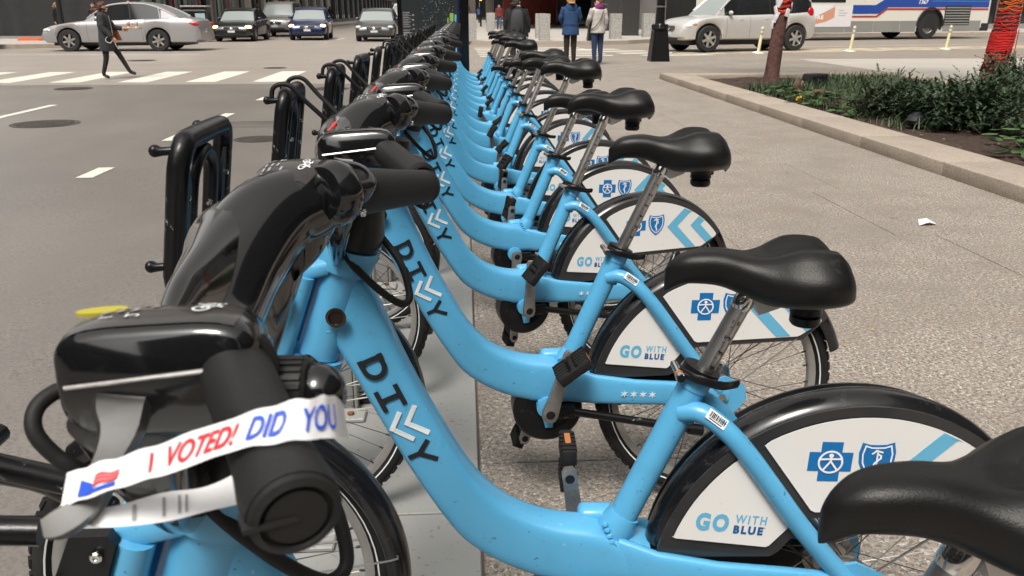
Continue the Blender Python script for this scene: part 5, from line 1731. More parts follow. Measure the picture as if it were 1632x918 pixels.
# man with a backpack
p3, s3, _ = person('man in a black jacket with a black backpack crossing ahead of the row', (1.28, 20.8, ZR), R(88), 1.76, dict(lel=(.0, .255, 1.12), lwr=(.04, .26, .90), rel=(.0, -.255, 1.12), rwr=(.04, -.26, .90), rkn=(.1, -.09, .5), ran=(.02, -.09, .10), lkn=(-.02, .09, .49), lan=(-.14, .09, .10), lto=(0, .1, .035)), (cloth('dark_trousers', (.012, .012, .014)), BOOT, BLK), (H_DARK, 0, .3), (BLK, .80, .16, .235, 'jacket'), dict(face=(.75, -.65, 0)))
mk('collar', tube([(.07 * math.cos(q) * s3, .075 * math.sin(q) * s3, 1.47 * s3) for q in [2 * math.pi * k / 16 for k in range(16)]], .014, 8, closed=True), M['paper'], p3)
bp = MB()
secs = []
for z, w_, d_ in ((.86, .10, .06), (.88, .135, .10), (1.0, .15, .13), (1.15, .145, .14), (1.3, .125, .11), (1.37, .10, .07), (1.40, .06, .04)):
    secs.append([((-.175 - d_ * (.5 + .5 * math.cos(q)) + .02) * s3, w_ * math.sin(q) * s3, z * s3) for q in [2 * math.pi * k / 20 for k in range(20)]])
bpk = tag(mk('backpack', loft(secs), cloth('backpack_nylon', (.045, .045, .05)), loc=(1.28, 20.8, ZR)), 'black backpack on the back of the man in the black jacket', 'backpack')
bpk.rotation_euler = (0, 0, R(88))
mk('front_pocket', loft([[((-.285 - d_) * s3 + .01 * math.cos(q), w_ * math.sin(q) * s3, (z + .10 * math.cos(q)) * s3) for q in [2 * math.pi * k / 16 for k in range(16)]] for z, w_, d_ in ((1.03, .10, -.03), (1.03, .10, .005), (1.03, .085, .015))]), cloth('pocket_nylon', (.030, .030, .033)), bpk)
for q in (-1, 1):
    mk('strap', tube(spline([(-.18, q * .07, 1.38), (-.09, q * .10, 1.462), (.08, q * .11, 1.44), (.15, q * .12, 1.2), (-.05, q * .20, .98)], 5), .018 * s3, 8, flat=(.5, 1.4)), BLK, bpk)
# small figures
def small(lab, loc, hd, H, tro, top, hair, coat=True, J=None, hl=0):
    return person(lab, loc, hd, H, J or {}, (cloth('trousers', tro), BOOT, cloth('sleeve', top)), (hair, hl, .5), (cloth('jacket_cloth', top), .86, .14, .20, 'jacket') if coat else None, None, None, False)
WJ = dict(lkn=(.14, .09, .5), lan=(.20, .09, .10), lto=(.33, .1, .06), rkn=(.0, -.09, .5), ran=(-.22, -.09, .12), rto=(-.1, -.1, .035))
small('far walker in a blue shirt and dark trousers crossing the plaza', (1.82, 95, .1), R(80), 1.74, (.02, .022, .03), (.06, .10, .28), H_DARK, J=WJ)
small('far walker in a brown jacket left of the blue shirt', (.75, 102, .1), R(95), 1.74, (.03, .025, .02), (.10, .075, .06), H_DARK, J=WJ)
small('man in a dark red open jacket and jeans coming across the plaza', (2.60, 62.8, .1), R(-90), 1.74, (.06, .09, .15), (.15, .025, .025), H_DARK, J=WJ)
small('person in black leaning by the street pole at the left', (-16.75, 37.6, .1), R(-20), 1.62, (.03, .033, .04), (.012, .012, .014), H_BLOND, hl=.2)
small('woman in black with folded arms behind the bonnet of the silver saloon', (-15.75, 38.8, .1), R(-75), 1.64, (.02, .02, .024), (.014, .014, .016), H_DARK, J=dict(lel=(.10, .23, 1.12), lwr=(.22, -.02, 1.14), rel=(.10, -.23, 1.12), rwr=(.24, .04, 1.12)), hl=.2)
small('person whose head shows above the roof of the silver saloon', (-14.75, 40.2, .1), R(-90), 1.78, (.02, .02, .022), (.02, .02, .022), H_DARK)
small('pedestrian in dark clothes on the pavement behind the blue car', (-12.75, 56, .1), R(80), 1.72, (.04, .05, .09), (.018, .018, .022), H_DARK, J=WJ)
small('pedestrian in black far along the left pavement', (-13.0, 88, .1), R(80), 1.74, (.02, .02, .022), (.015, .015, .018), H_DARK, J=WJ)

# ------------------------------------------------------------------ vehicles
M['tyre_car'] = mat('car_tyre', (.016, .016, .017), .75)
M['glass_car'] = mat('car_glass', (.010, .011, .012), .06, spec=.9)
M['screen'] = mat('windscreen', (.26, .29, .29), .08, spec=.9)  # pale base colour carries the light reflected in the windscreens
M['lampglass'] = mat('lamp_glass', (.72, .70, .66), .08, spec=.8)
M['lamp_on'] = mat('lit_headlamp', (1, .75, .4), .3, emit=((1, .62, .25), 5))
M['trim'] = mat('black_trim', (.012, .012, .013), .5)
M['seam'] = mat('door_gap', (.11, .11, .11), .6)
M['plate_w'] = mat('licence_plate', (.55, .58, .60), .5)
def car(label, loc, heading, paint, L=5.3, W=1.95, Ht=1.55, wb=3.0, fo=1.0, Rw=.36, style='sedan', lights=False, glass='glass_car', group=None, rimc=None, clear=.17, badge=True):
    root = thing('parked_car' if group and 'parked' in group else 'car', label, 'car', loc, heading, group)
    if style == 'sedan':
        zs = [(0, .34), (.02, .44), (.08, .52), (.2, .585), (.30, .615), (.5, .635), (.72, .665), (.86, .675), (.95, .66), (.985, .60), (1, .46)]
        rf = [(.285, .615), (.33, .73), (.42, .93), (.50, .99), (.58, 1.0), (.68, .975), (.78, .86), (.88, .675)]
    else:
        zs = [(0, .34), (.015, .44), (.07, .53), (.16, .575), (.25, .60), (.5, .615), (.8, .64), (.95, .655), (.985, .60), (1, .45)]
        rf = [(.235, .60), (.28, .74), (.37, .94), (.46, .99), (.6, 1.0), (.82, .985), (.92, .93), (.968, .80), (.985, .655)]
    wd = [(0, .74), (.03, .86), (.10, .96), (.25, 1), (.80, 1), (.93, .965), (.985, .90), (1, .80)]
    xw = (fo, fo + wb)
    us = sorted(set([k / 60 for k in range(61)] + [(x0 + math.cos(R(a)) * Rw * 1.16) / L for x0 in xw for a in range(0, 181, 12)] + [(x0 + sg * Rw * 1.165) / L for x0 in xw for sg in (-1, 1)]))
    us = [u for u in us if 0 <= u <= 1]
    secs = []
    for u in us:
        x = u * L
        zt = smooth_interp(zs, u) * Ht
        w_ = smooth_interp(wd, u) * W / 2
        zl = clear * Ht if .03 < u < .97 else (clear + .05) * Ht
        arch = 0
        for x0 in xw:
            if abs(x - x0) < Rw * 1.16:
                arch = max(arch, Rw + math.sqrt((Rw * 1.16) ** 2 - (x - x0) ** 2))
        zl = max(zl, arch) if arch else zl
        zl = min(zl, zt - .06)
        zm = zl + (zt - zl) * .55
        half = [(0, zl), (w_ * .80, zl), (w_ * .955, zl + (zt - zl) * .06), (w_ * .985, zl + (zt - zl) * .3), (w_ * 1.0, zm), (w_ * .992, zl + (zt - zl) * .78), (w_ * .955, zl + (zt - zl) * .93), (w_ * .90, zt), (w_ * .5, zt + .028), (0, zt + .04)]
        ring = [(L / 2 - x, y, z) for y, z in half] + [(L / 2 - x, -y, z) for y, z in half[-2:0:-1]]
        secs.append(ring)
    mk('body', loft(secs), paint, root, auto=32)
    # cabin
    cs = sorted(set([rf[0][0] + (rf[-1][0] - rf[0][0]) * k / 26 for k in range(27)]))
    secs, flags = [], []
    uA = [p[0] for p in rf if p[1] > .9][0]
    uC = [p[0] for p in rf if p[1] > .85][-1]
    for u in cs:
        zb = smooth_interp(zs, u) * Ht - .01
        zt = max(interp(rf, u) if u < rf[1][0] else smooth_interp(rf, u), .01) * Ht
        zt = max(zt, zb + .012)
        w_ = smooth_interp(wd, u) * W / 2
        t = (zt - zb) / (Ht - zb)
        wt = w_ * (.905 - .19 * t)
        half = [(0, zb), (w_ * .905, zb), (w_ * .905 + (wt - w_ * .905) * .9, zb + (zt - zb) * .88), (wt * .93, zb + (zt - zb) * .975), (wt * .55, zt + .012 * t), (0, zt + .02 * t)]
        secs.append([(L / 2 - u * L, y, z) for y, z in half] + [(L / 2 - u * L, -y, z) for y, z in half[-2:0:-1]])
    n = len(secs[0])
    v, f = loft(secs, cap=False)
    idx = []
    for a in range(len(secs) - 1):
        u = (cs[a] + cs[a + 1]) / 2
        for k in range(n):
            side = k in (1, n - 2)
            top = k in (2, 3, 4, 5, 6, 7)
            if side:
                lo_, hi_ = (.345, .775) if style == 'sedan' else (.30, .945)
                idx.append(1 if lo_ < u < hi_ else 0)
            elif k in (2, n - 3):
                idx.append(0)
            elif top:
                idx.append(2 if u < uA - .012 or u > uC + .02 else 0)
            else:
                idx.append(0)
    mk('cabin', (v, f), [paint, M[glass], M['screen'] if style else M[glass]], root, idx=idx, auto=32)
    # pillars and roof rails along the glass
    def cp(u, side, q, off=0.012):
        zb = smooth_interp(zs, u) * Ht - .01
        zt = max(smooth_interp(rf, u) * Ht, zb + .012)
        w_ = smooth_interp(wd, u) * W / 2
        t = (zt - zb) / (Ht - zb)
        wt = w_ * (.905 - .19 * t)
        return (L / 2 - u * L, side * (w_ * .905 + (wt - w_ * .905) * q * .93 + off), zb + (zt - zb) * q * .93)
    for sd in (-1, 1):
        b = MB()
        pts = [cp(u, sd, 1.0, -.012) for u in cs[1:-1]]
        b.add(tube(pts, .032, 8))
        mk('pillar', b.get(), paint, root)
        for u0 in ((uA + .55 * (uC - uA)) - .04, uC - (.02 if style == 'sedan' else .10)):
            mk('pillar', tube([cp(u0, sd, 0, -.005), cp(u0 - .004, sd, .5, -.005), cp(u0 - .01, sd, 1, -.005)], .030, 6), M['trim'] if u0 < uC - .06 else paint, root)
        # mirror, handles, seams, sill
        mx = cp(rf[2][0] - .045, sd, 0, 0)
        mk('mirror', ellipsoid((mx[0], mx[1] + sd * .10, mx[2] + .10), (.08, .11, .075), 10, 6), paint, root)
        for u0 in (.41, .60):
            zh = smooth_interp(zs, u0) * Ht * .88
            mk('door_handle', bbox(L / 2 - u0 * L - .09, L / 2 - u0 * L + .09, sd * W / 2 * .985 - .02, sd * W / 2 * .985 + .022, zh - .015, zh + .015, .008, 1), paint, root)
        for u0 in (.305, .475, .645):
            w_ = smooth_interp(wd, u0) * W / 2
            z1 = smooth_interp(zs, u0) * Ht
            z0 = clear * Ht
            mk('door_seam', loft([[(L / 2 - u0 * L - .004 - dx_, sd * (w_ * q + .003), z), (L / 2 - u0 * L + .004 - dx_, sd * (w_ * q + .003), z), (L / 2 - u0 * L + .006 - dx_, sd * (w_ * q - .01), z), (L / 2 - u0 * L - .006 - dx_, sd * (w_ * q - .01), z)] for z, q, dx_ in ((z0 + (z1 - z0) * .10, .962, 0), (z0 + (z1 - z0) * .3, .985, 0), (z0 + (z1 - z0) * .55, 1, 0), (z0 + (z1 - z0) * .78, .992, 0), (z0 + (z1 - z0) * .92, .958, 0))]), M['seam'], root, smooth=False)
        # lamps
        u0 = .055
        w_ = smooth_interp(wd, u0) * W / 2
        hl = mk('headlight', ellipsoid((L / 2 - .060 * L, sd * w_ * .84, .435 * Ht), (.24, .17, .080), 14, 8), M['lamp_on'] if lights else M['lampglass'], root)
        if style == 'suv':
            mk('indicator_lamp', ellipsoid((L / 2 - .105 * L, sd * w_ * .985, .455 * Ht), (.24, .07, .07), 12, 6), M['amber'], root)
        mk('tail_light', ellipsoid((-L / 2 + .060 * L, sd * smooth_interp(wd, .945) * W / 2 * .945, (.56 if style == 'sedan' else .66) * Ht), (.36 if style == 'sedan' else .14, .045, .085 if style == 'sedan' else .17), 12, 8), M['redlens'], root)
        mk('fog_lamp', ellipsoid((L / 2 - .035 * L, sd * w_ * .78, .24 * Ht), (.08, .08, .05), 10, 6), M['lamp_on'] if lights == 2 else M['lampglass'], root)
    mk('grille', bbox(L / 2 - .04, L / 2 + .012, -.36, .36, .34 * Ht, .44 * Ht, .03, 2), M['trim'], root)
    for k in range(3):
        mk('grille_bar', bbox(L / 2 + .006, L / 2 + .02, -.34, .34, (.355 + .03 * k) * Ht, (.363 + .03 * k) * Ht, .003, 1), M['chrome'], root)
    if badge:
        mk('badge', ellipsoid((L / 2 + .02, 0, .39 * Ht), (.012, .075, .05), 12, 6), M['chrome'], root)
    mk('air_intake', bbox(L / 2 - .06, L / 2 - .002, -.55, .55, .19 * Ht, .27 * Ht, .03, 1), M['trim'], root)
    mk('licence_plate', bbox(L / 2 - .01, L / 2 + .015, -.17, .17, .275 * Ht, .335 * Ht, .004, 1), M['plate_w'], root, smooth=False)
    mk('underbody', box(-L / 2 + .60, L / 2 - .40, -W / 2 + .28, W / 2 - .28, .12 * Ht, .45 * Ht), M['trim'], root, smooth=False)
    rim_m = rimc or M['rim']
    for x0 in xw:
        for sd in (-1, 1):
            yy = sd * (W / 2 - .13)
            tw = .11
            wl = mk('wheel', lathe([(Rw * .62, -tw), (Rw * .94, -tw), (Rw, -tw * .75), (Rw, tw * .75), (Rw * .94, tw), (Rw * .62, tw)], 32, 'y', closed=True), M['tyre_car'], root, loc=(L / 2 - x0, yy, Rw))
            b = MB()
            b.add(lathe([(Rw * .64, sd * .07), (Rw * .66, sd * .10), (Rw * .60, sd * .10), (Rw * .58, sd * .05)], 32, 'y', closed=True), 0)
            b.add(lathe([(0, sd * .02), (Rw * .60, sd * .02), (Rw * .60, sd * .018), (0, sd * .018)], 24, 'y'), 1)
            for k in range(6):
                a = 2 * math.pi * k / 6 + .3
                T = Matrix.Rotation(a, 4, 'Y')
                b.add(loft([[(r_, sd * (.075 + dd), hw), (r_, sd * (.095 + dd), hw), (r_, sd * (.095 + dd), -hw), (r_, sd * (.075 + dd), -hw)] for r_, hw, dd in ((0, Rw * .14, -.01), (Rw * .3, Rw * .10, -.01), (Rw * .62, Rw * .085, 0))]), 0, T)
            b.add(lathe([(0, sd * .10), (Rw * .14, sd * .10), (Rw * .16, sd * .07)], 14, 'y'), 0)
            mk('rim', b.get(), [rim_m, M['trim']], wl)
    return root
def paintm(name, c, r_=.25, met=.0):
    return mat(name, c, r_, metal=met, coat=.6)
SIL = mat('silver_paint', (.36, .35, .358), .36, metal=.35, coat=.4)
car('silver saloon car turning behind the crossing woman', (-12.5, 33.75, ZR), R(180), SIL, L=5.75, W=2.05, Ht=1.72, wb=3.19, fo=1.05, Rw=.385, rimc=M['rim'])
car('silver compact off-roader waiting beyond the right lamp post', (10.2, 32.3, ZR), R(180 + 17), mat('warm_silver_paint', (.54, .53, .515), .36, metal=.3, coat=.4), L=5.75, W=2.1, Ht=2.08, wb=3.72, fo=1.06, Rw=.46, style='suv', clear=.2, rimc=mat('bright_alloy', (.6, .59, .57), .3, metal=.7))
car('black hatchback with lit headlamps facing the crossing', (-11.05, 45.0, ZR), R(-90), paintm('black_paint', (.010, .011, .012)), L=4.6, W=1.95, Ht=1.56, wb=2.7, fo=.9, Rw=.35, lights=1)
car('grey off-roader close behind the black hatchback', (-10.7, 53.2, ZR), R(-90), mat('grey_paint', (.22, .21, .205), .3, metal=.4, coat=.4), L=4.7, W=2.0, Ht=1.95, wb=2.8, fo=.9, Rw=.38, style='suv', clear=.2)
car('dark blue saloon with lit fog lamps facing the crossing', (-7.95, 46.9, ZR), R(-90 + 4), paintm('blue_car_paint', (.006, .013, .062)), L=4.7, W=1.95, Ht=1.62, wb=2.8, fo=.95, Rw=.35, lights=2)
car('dark grey saloon beside the map panel facing the crossing', (-4.25, 44.9, ZR), R(-90), mat('graphite_paint', (.075, .075, .078), .28, metal=.4, coat=.5), L=4.8, W=1.95, Ht=1.55, wb=2.8, fo=.95, Rw=.35)
car('white van far down the street', (-5.6, 84, ZR), R(-90), paintm('white_paint', (.70, .69, .67), .35), L=5.2, W=2.0, Ht=2.1, wb=3, fo=.9, Rw=.36, style='suv')
# the tail of a dark car at the left edge
car('dark car cut off by the left edge behind the kerb lane', (-20.35, 34.2, ZR), R(180), paintm('dark_car_paint', (.02, .02, .022)), L=4.7, W=1.9, Ht=1.5, wb=2.8, fo=.95, Rw=.34)
# orange and white shuttle far away
sh_ = thing('shuttle_bus', 'orange and white bus far down the street by the map panel', 'bus', (-4.3, 92, ZR), R(-90))
mk('body', bbox(-4, 4, -1.2, 1.2, .4, 3.1, .2, 3), paintm('bus_white', (.66, .63, .60), .4), sh_)
mk('stripe', bbox(-4.01, 4.01, -1.21, 1.21, .55, 1.25, .2, 3), paintm('bus_orange', (.75, .26, .05), .4), sh_)
mk('windscreen', bbox(3.95, 4.03, -1.0, 1.0, 1.5, 2.6, .03, 1), M['glass_car'], sh_)
for x0 in (-2.6, 2.6):
    for sd in (-1, 1):
        mk('wheel', lathe([(.28, -.13), (.47, -.13), (.47, .13), (.28, .13)], 20, 'y', closed=True), M['tyre_car'], sh_, loc=(x0, sd * 1.05, .47))

# city bus on the right: rear to the right, front to the left; x runs forward
BA = R(180 + 16.2)
bus = thing('city_bus', 'white city bus with blue and red stripes and an advert, behind the silver off-roader', 'bus', (19.2, 44.9, ZR), BA)
BL, BW, BH = 18.0, 2.9, 4.2
def side(x0, x1, z0, z1, m, name, y=None, t=.006, bev=None):
    yy = BW / 2 + .003 if y is None else y
    return mk(name, box(x0, x1, yy - .004, yy + t, z0, z1), m, bus, smooth=False)
M['buswhite'] = mat('bus_white_paint', (.66, .64, .58), .35, coat=.3, dirt=(2, .6, .8, (.35, .32, .28), .4))
M['busgrey'] = mat('bus_grey_skirt', (.25, .25, .235), .45, vary=.1, vscale=1)
M['busblue'] = mat('bus_blue', (.010, .055, .30), .35)
M['busred'] = mat('bus_red', (.40, .035, .025), .4)
# x measured from the rear: X(d) = -BL/2 + d ; the near side is +y after the half turn
X_ = lambda d: -BL / 2 + d
# The near wall is cut for the wheel arch
arch_x, arch_r, hub_z = X_(3.95), .86, .70
pts = [(X_(0), .55), (X_(1.6), .40), (arch_x - arch_r, .40)]
pts = [(X_(0.0), .62), (X_(1.9), .38), (arch_x - arch_r, .38)] + [(arch_x + arch_r * math.cos(R(a)), hub_z + arch_r * math.sin(R(a))) for a in range(180, -1, -12)] + [(arch_x + arch_r, .38), (X_(BL), .38), (X_(BL), BH), (X_(0), BH)]
mk('side_wall', prism(pts, lambda u, v, d: (u, BW / 2 - d, v), .06), M['buswhite'], bus, smooth=False)
mk('body', box(X_(0) + .01, X_(BL) - .01, -BW / 2, BW / 2 - .065, .55, BH - .01), M['trim'], bus, smooth=False)
mk('rear_wall', box(X_(0) - .03, X_(0) + .005, -BW / 2, BW / 2, .9, BH), M['busgrey'], bus, smooth=False)
mk('bumper', bbox(X_(0) - .12, X_(.45), -BW / 2 - .01, BW / 2 + .03, .40, .82, .05, 1), M['trim'], bus, smooth=False)
# grey skirt with panels
for a, b_ in ((.5, 2.3), (2.32, 3.05), (4.85, 5.9), (5.92, 7.6), (7.62, 9.4), (9.42, 11.2), (11.22, 13.2), (13.22, 15.4), (15.42, 17.8)):
    side(X_(a), X_(b_), .39, .93, M['busgrey'], 'skirt_panel')
side(X_(.1), X_(6.8), 1.60, 2.12, M['busblue'], 'blue_stripe', t=.009)
mk('blue_stripe', prism([(X_(6.8), 1.60), (X_(7.35), 1.28), (X_(9.0), 1.28), (X_(9.0), 1.70), (X_(7.6), 1.70), (X_(6.8), 2.12)], lambda u, v, d: (u, BW / 2 + .003 + d, v), .008), M['busblue'], bus, smooth=False)
side(X_(.1), X_(6.85), 1.46, 1.555, M['busred'], 'red_stripe', t=.009)
mk('red_stripe', prism([(X_(6.85), 1.46), (X_(7.45), 1.10), (X_(9.0), 1.10), (X_(9.0), 1.19), (X_(7.5), 1.19), (X_(6.85), 1.555)], lambda u, v, d: (u, BW / 2 + .003 + d, v), .008), M['busred'], bus, smooth=False)
for k in range(4):
    side(X_(6.9 + 2.6 * k), X_(6.9 + 2.6 * k + 2.4), 2.24 - (.42 if k else .0), 3.5, M['glass_car'], 'window', t=.012)
    side(X_(7.0 + 2.6 * k), X_(6.9 + 2.6 * k + 2.3), 2.75, 2.80, M['trim'], 'window_bar', t=.02)
side(X_(.2), X_(6.8), 2.24, 3.5, M['trim'], 'upper_panel', t=.01)
# engine grille
for k in range(7):
    mk('grille_slat', box(X_(1.35), X_(3.0), BW / 2 + .0, BW / 2 + .035, .74 + .135 * k, .80 + .135 * k), M['busgrey'], bus, smooth=False)
side(X_(1.3), X_(3.05), .70, 1.68, M['trim'], 'grille_recess', t=.010)
def busmap(u, v):
    return (u, BW / 2 + .0135, v)
nv = text_fit('1367', 0, .62, 0, .20, bold=.02, shear=.25)
mk('fleet_number', ([(X_(4.55) - (p[0] - .31), BW / 2 + .0135, 1.76 + p[1]) for p in nv[0]], nv[1]), M['paper'], bus, smooth=False)
nv = text_fit('1367', 0, .20, 0, .09, bold=.02)
side(X_(.1), X_(4.0), 1.90, 1.915, M['lblue'], 'fine_line', t=.0125)
# advert
side(X_(9.05), X_(13.6), .66, 1.60, mat('advert_ground', (.70, .68, .70), .4), 'advert', t=.016)
mk('advert_figure', prism([(X_(12.7), .74), (X_(12.7), 1.66), (X_(11.8), 1.70), (X_(11.4), 1.1), (X_(10.7), 1.36), (X_(10.1), 1.62), (X_(10.1), 1.1), (X_(10.6), .9), (X_(11.5), .74)], lambda u, v, d: (u, BW / 2 + .0195 + d, v), .002), mat('advert_skin', (.58, .29, .19), .5), bus, smooth=False)
mk('advert_figure', prism([(X_(11.8), 1.70), (X_(11.4), 1.1), (X_(10.7), 1.36), (X_(10.2), 1.70)], lambda u, v, d: (u, BW / 2 + .0200 + d, v), .002), M['wink'], bus, smooth=False)
nv = text_fit('ECT MORE', 0, 1.75, 0, .19, bold=.03, spacing=1.1)
mk('advert_text', ([(X_(12.5) - p[0], BW / 2 + .0228, 1.02 + p[1]) for p in nv[0]], nv[1]), M['paper'], bus, smooth=False)
for z, w_ in ((1.42, .5), (1.30, .9), (1.18, .7)):
    side(X_(9.85 - w_ * .6), X_(9.85), z, z + .03, M['greyink'], 'advert_line', t=.0175)
for d_, lab in ((3.95, 0), (13.6, 0)):
    for sd in (-1, 1):
        wl = mk('wheel', lathe([(.42, -.16), (.66, -.16), (.70, -.11), (.70, .11), (.66, .16), (.42, .16)], 36, 'y', closed=True), M['tyre_car'], bus, loc=(X_(d_), sd * (BW / 2 - .22), .70))
        b = MB()
        b.add(lathe([(.43, sd * .14), (.43, sd * .10), (.36, sd * .04), (.20, sd * .04), (.17, sd * .13), (0, sd * .14)], 28, 'y', cap=False))
        for k in range(10):
            a = 2 * math.pi * k / 10
            b.add(ellipsoid((.26 * math.cos(a), sd * .06, .26 * math.sin(a)), (.022, .03, .022), 6, 4))
        mk('rim', b.get(), M['crank'], wl)
mk('arch_trim', tube([(arch_x + arch_r * math.cos(R(a)), BW / 2 + .01, hub_z + arch_r * math.sin(R(a))) for a in range(184, -5, -8)], .05, 6), M['trim'], bus)
mk('front_door', box(X_(16.3), X_(17.6), BW / 2 - .01, BW / 2 + .014, .5, 3.4), M['glass_car'], bus, smooth=False)

# ------------------------------------------------------------------ planting
def blade(base, d, h, w_, bend):
    p0 = Vector(base)
    sdv = Vector((-d.y, d.x, 0)) * w_
    p1 = p0 + d * (bend * .4) + Vector((0, 0, h * .65))
    p2 = p0 + d * bend + Vector((0, 0, h))
    return [p0 - sdv, p0 + sdv, p1 + sdv * .8, p1 - sdv * .8, p2], [[0, 1, 2, 3], [3, 2, 4]]
rg = random.Random(21)
b = MB()
for k in range(9000):
    x, y = rg.uniform(4.75, 8.6), rg.uniform(9.2, 17.2)
    if y > 15.0 + (x - 5.2) * 1.1:
        continue
    if y < 12.5 and (x > 6.5 or rg.random() < .6):
        continue
    a = rg.uniform(0, 6.28)
    h = rg.uniform(.06, .17)
    b.add(blade((x, y, .06), Vector((math.cos(a), math.sin(a), 0)), h, rg.uniform(.004, .008), rg.uniform(.03, .16)))
mk('grass', b.get(), M['grass'], smooth=False, stuff=True)
# yews: twigs with flat needle sprays
def spray(b, p, d, ln, r):
    """a shoot with two ranks of needles"""
    up = Vector((0, 0, 1))
    sd = d.cross(up)
    if sd.length < .1:
        sd = Vector((1, 0, 0))
    sd.normalize()
    nn = sd.cross(d).normalized()
    n = 7
    for k in range(n):
        t = (k + .5) / n
        c = p + d * (ln * t)
        l2 = ln * .30 * (1 - .45 * t)
        for q in (-1, 1):
            tip = c + (sd * q + d * .55 + nn * r.uniform(-.1, .45)).normalized() * l2
            b.add(([c - d * .007, c + d * .012, tip], [[0, 1, 2]]), 0 if r.random() < .72 else 1)
    tip = p + d * ln * 1.12
    b.add(([p + d * ln * .8 - sd * .012, p + d * ln * .8 + sd * .012, tip], [[0, 1, 2]]), 1)
def yew(label, x, y, rx, ry, h, n, seed, lean=0.0):
    r = random.Random(seed)
    o = thing('yew_shrub', label, 'shrub', (x, y, .05), 0, 'yew shrubs in the planting bed')
    b = MB()
    br = MB()
    limbs = []
    for k in range(26):
        a = r.uniform(0, 6.28)
        el = r.uniform(.25, 1.2)
        tip = Vector((rx * math.cos(a) * math.cos(el) * r.uniform(.7, 1.05), ry * math.sin(a) * math.cos(el) * r.uniform(.7, 1.05), h * (.25 + .75 * math.sin(el)) * r.uniform(.75, 1.08)))
        mid = tip * .45 + Vector((0, 0, -.10 * h))
        P = spline([(0, 0, 0), mid, tip], 4)
        br.add(tube(P, [.016, .014, .012, .010, .009, .008, .006, .005, .003], 5, cap=False))
        limbs.append(P)
    for k in range(int(n * 2.6)):
        P = r.choice(limbs)
        t = min(len(P) - 1, int(len(P) * r.uniform(.42, 1.0)))
        c = P[t]
        out = (c - Vector((0, 0, h * .25))).normalized()
        d = (out + Vector((r.gauss(0, .75), r.gauss(0, .75), r.gauss(.0, .55)))).normalized()
        spray(b, c + Vector((r.gauss(0, .11), r.gauss(0, .11), r.gauss(0, .07))), d, r.uniform(.05, .13), r)
    mk('branch', br.get(), M['twig'], o, stuff=True)
    mk('foliage', b.get(), [M['yew'], M['yewl'] if seed % 2 else M['olive']], o, smooth=False, stuff=True)
yew('broad dark green yew in the middle of the planting bed', 6.05, 9.9, .95, 1.05, .50, 2400, 1)
yew('low dark yew left of the broad one, above the leafy weeds', 5.55, 10.9, .62, .7, .38, 1100, 2)
yew('yew with bare lower stems in front at the right', 6.35, 8.5, .85, .8, .48, 1500, 3)
yew('tall loose yew behind at the right, in front of the wrapped trunk', 8.2, 12.0, .95, 1.0, .60, 1700, 4)
yew('yew cut off by the right edge of the picture', 7.85, 9.6, .9, .9, .50, 1500, 5)
def herb(label, x, y, n, size, seed):
    r = random.Random(seed)
    o = thing('leafy_weed', label, 'plant', (x, y, .06), 0, 'leafy weeds in the planting bed')
    for k in range(n):
        a = r.uniform(0, 6.28)
        rad = r.uniform(.02, .30) * size
        hgt = r.uniform(.05, .22) * size
        c = Vector((rad * math.cos(a), rad * math.sin(a), hgt))
        d = Vector((math.cos(a), math.sin(a), r.uniform(-.35, .2))).normalized()
        sd = d.cross(Vector((0, 0, 1))).normalized()
        l, w_ = r.uniform(.09, .16) * size, r.uniform(.045, .07) * size
        nn = sd.cross(d)
        v = [c, c + d * l * .3 + sd * w_, c + d * l * .75 + sd * w_ * .8, c + d * l, c + d * l * .75 - sd * w_ * .8, c + d * l * .3 - sd * w_, c + d * l * .5 - nn * .015 * size]
        mk('leaf', (v, [[0, 1, 6], [1, 2, 6], [2, 3, 6], [3, 4, 6], [4, 5, 6], [5, 0, 6]]), M['herb'], o, smooth=False)
        mk('stem', tube([Vector((0, 0, -.02)), c * .6, c], .004 * size, 4, cap=False), M['herb'], o) if k % 3 == 0 else None
herb('bright leafy weed by the kerb at the right edge', 5.30, 7.62, 44, 1.15, 1)
herb('bright leafy weeds below the dark yew, next to the kerb', 4.98, 11.9, 42, 1.1, 2)
herb('small leafy weed near the kerb, left of the other weeds', 4.92, 12.9, 26, 1.0, 3)
herb('leafy weed in the soil under the low dark yew', 4.95, 11.0, 30, 1.0, 4)
# bed clutter
b = MB()
for k in range(2200):
    x, y = rg.uniform(4.7, 8.6), rg.uniform(4.5, 17.2)
    a = rg.uniform(0, 6.28)
    l, w_ = rg.uniform(.015, .05), rg.uniform(.006, .014)
    z = .062 + rg.uniform(0, .02)
    c, s = math.cos(a), math.sin(a)
    b.add(([(x + c * l, y + s * l, z), (x - s * w_, y + c * w_, z + .006), (x - c * l, y - s * l, z + .004), (x + s * w_, y - c * w_, z)], [[0, 1, 2, 3]]), 0 if rg.random() < .88 else 1)
mk('bark_mulch', b.get(), [M['chip'], mat('pale_chip', (.22, .15, .10), .9)], smooth=False, stuff=True)
sp_ = thing('spotlight_box', 'black ground spotlight box standing in the grass near the far kerb', 'lamp', (6.35, 15.3, .06), R(20))
mk('case', bbox(-.20, .20, -.12, .12, 0, .22, .03, 2), M['trim'], sp_)
mk('vent', box(-.16, .16, -.125, -.121, .05, .17), M['glassdk'], sp_, smooth=False)
dr = thing('driftwood', 'brown weathered piece of root lying in the grass', 'wood', (5.15, 12.75, .08))
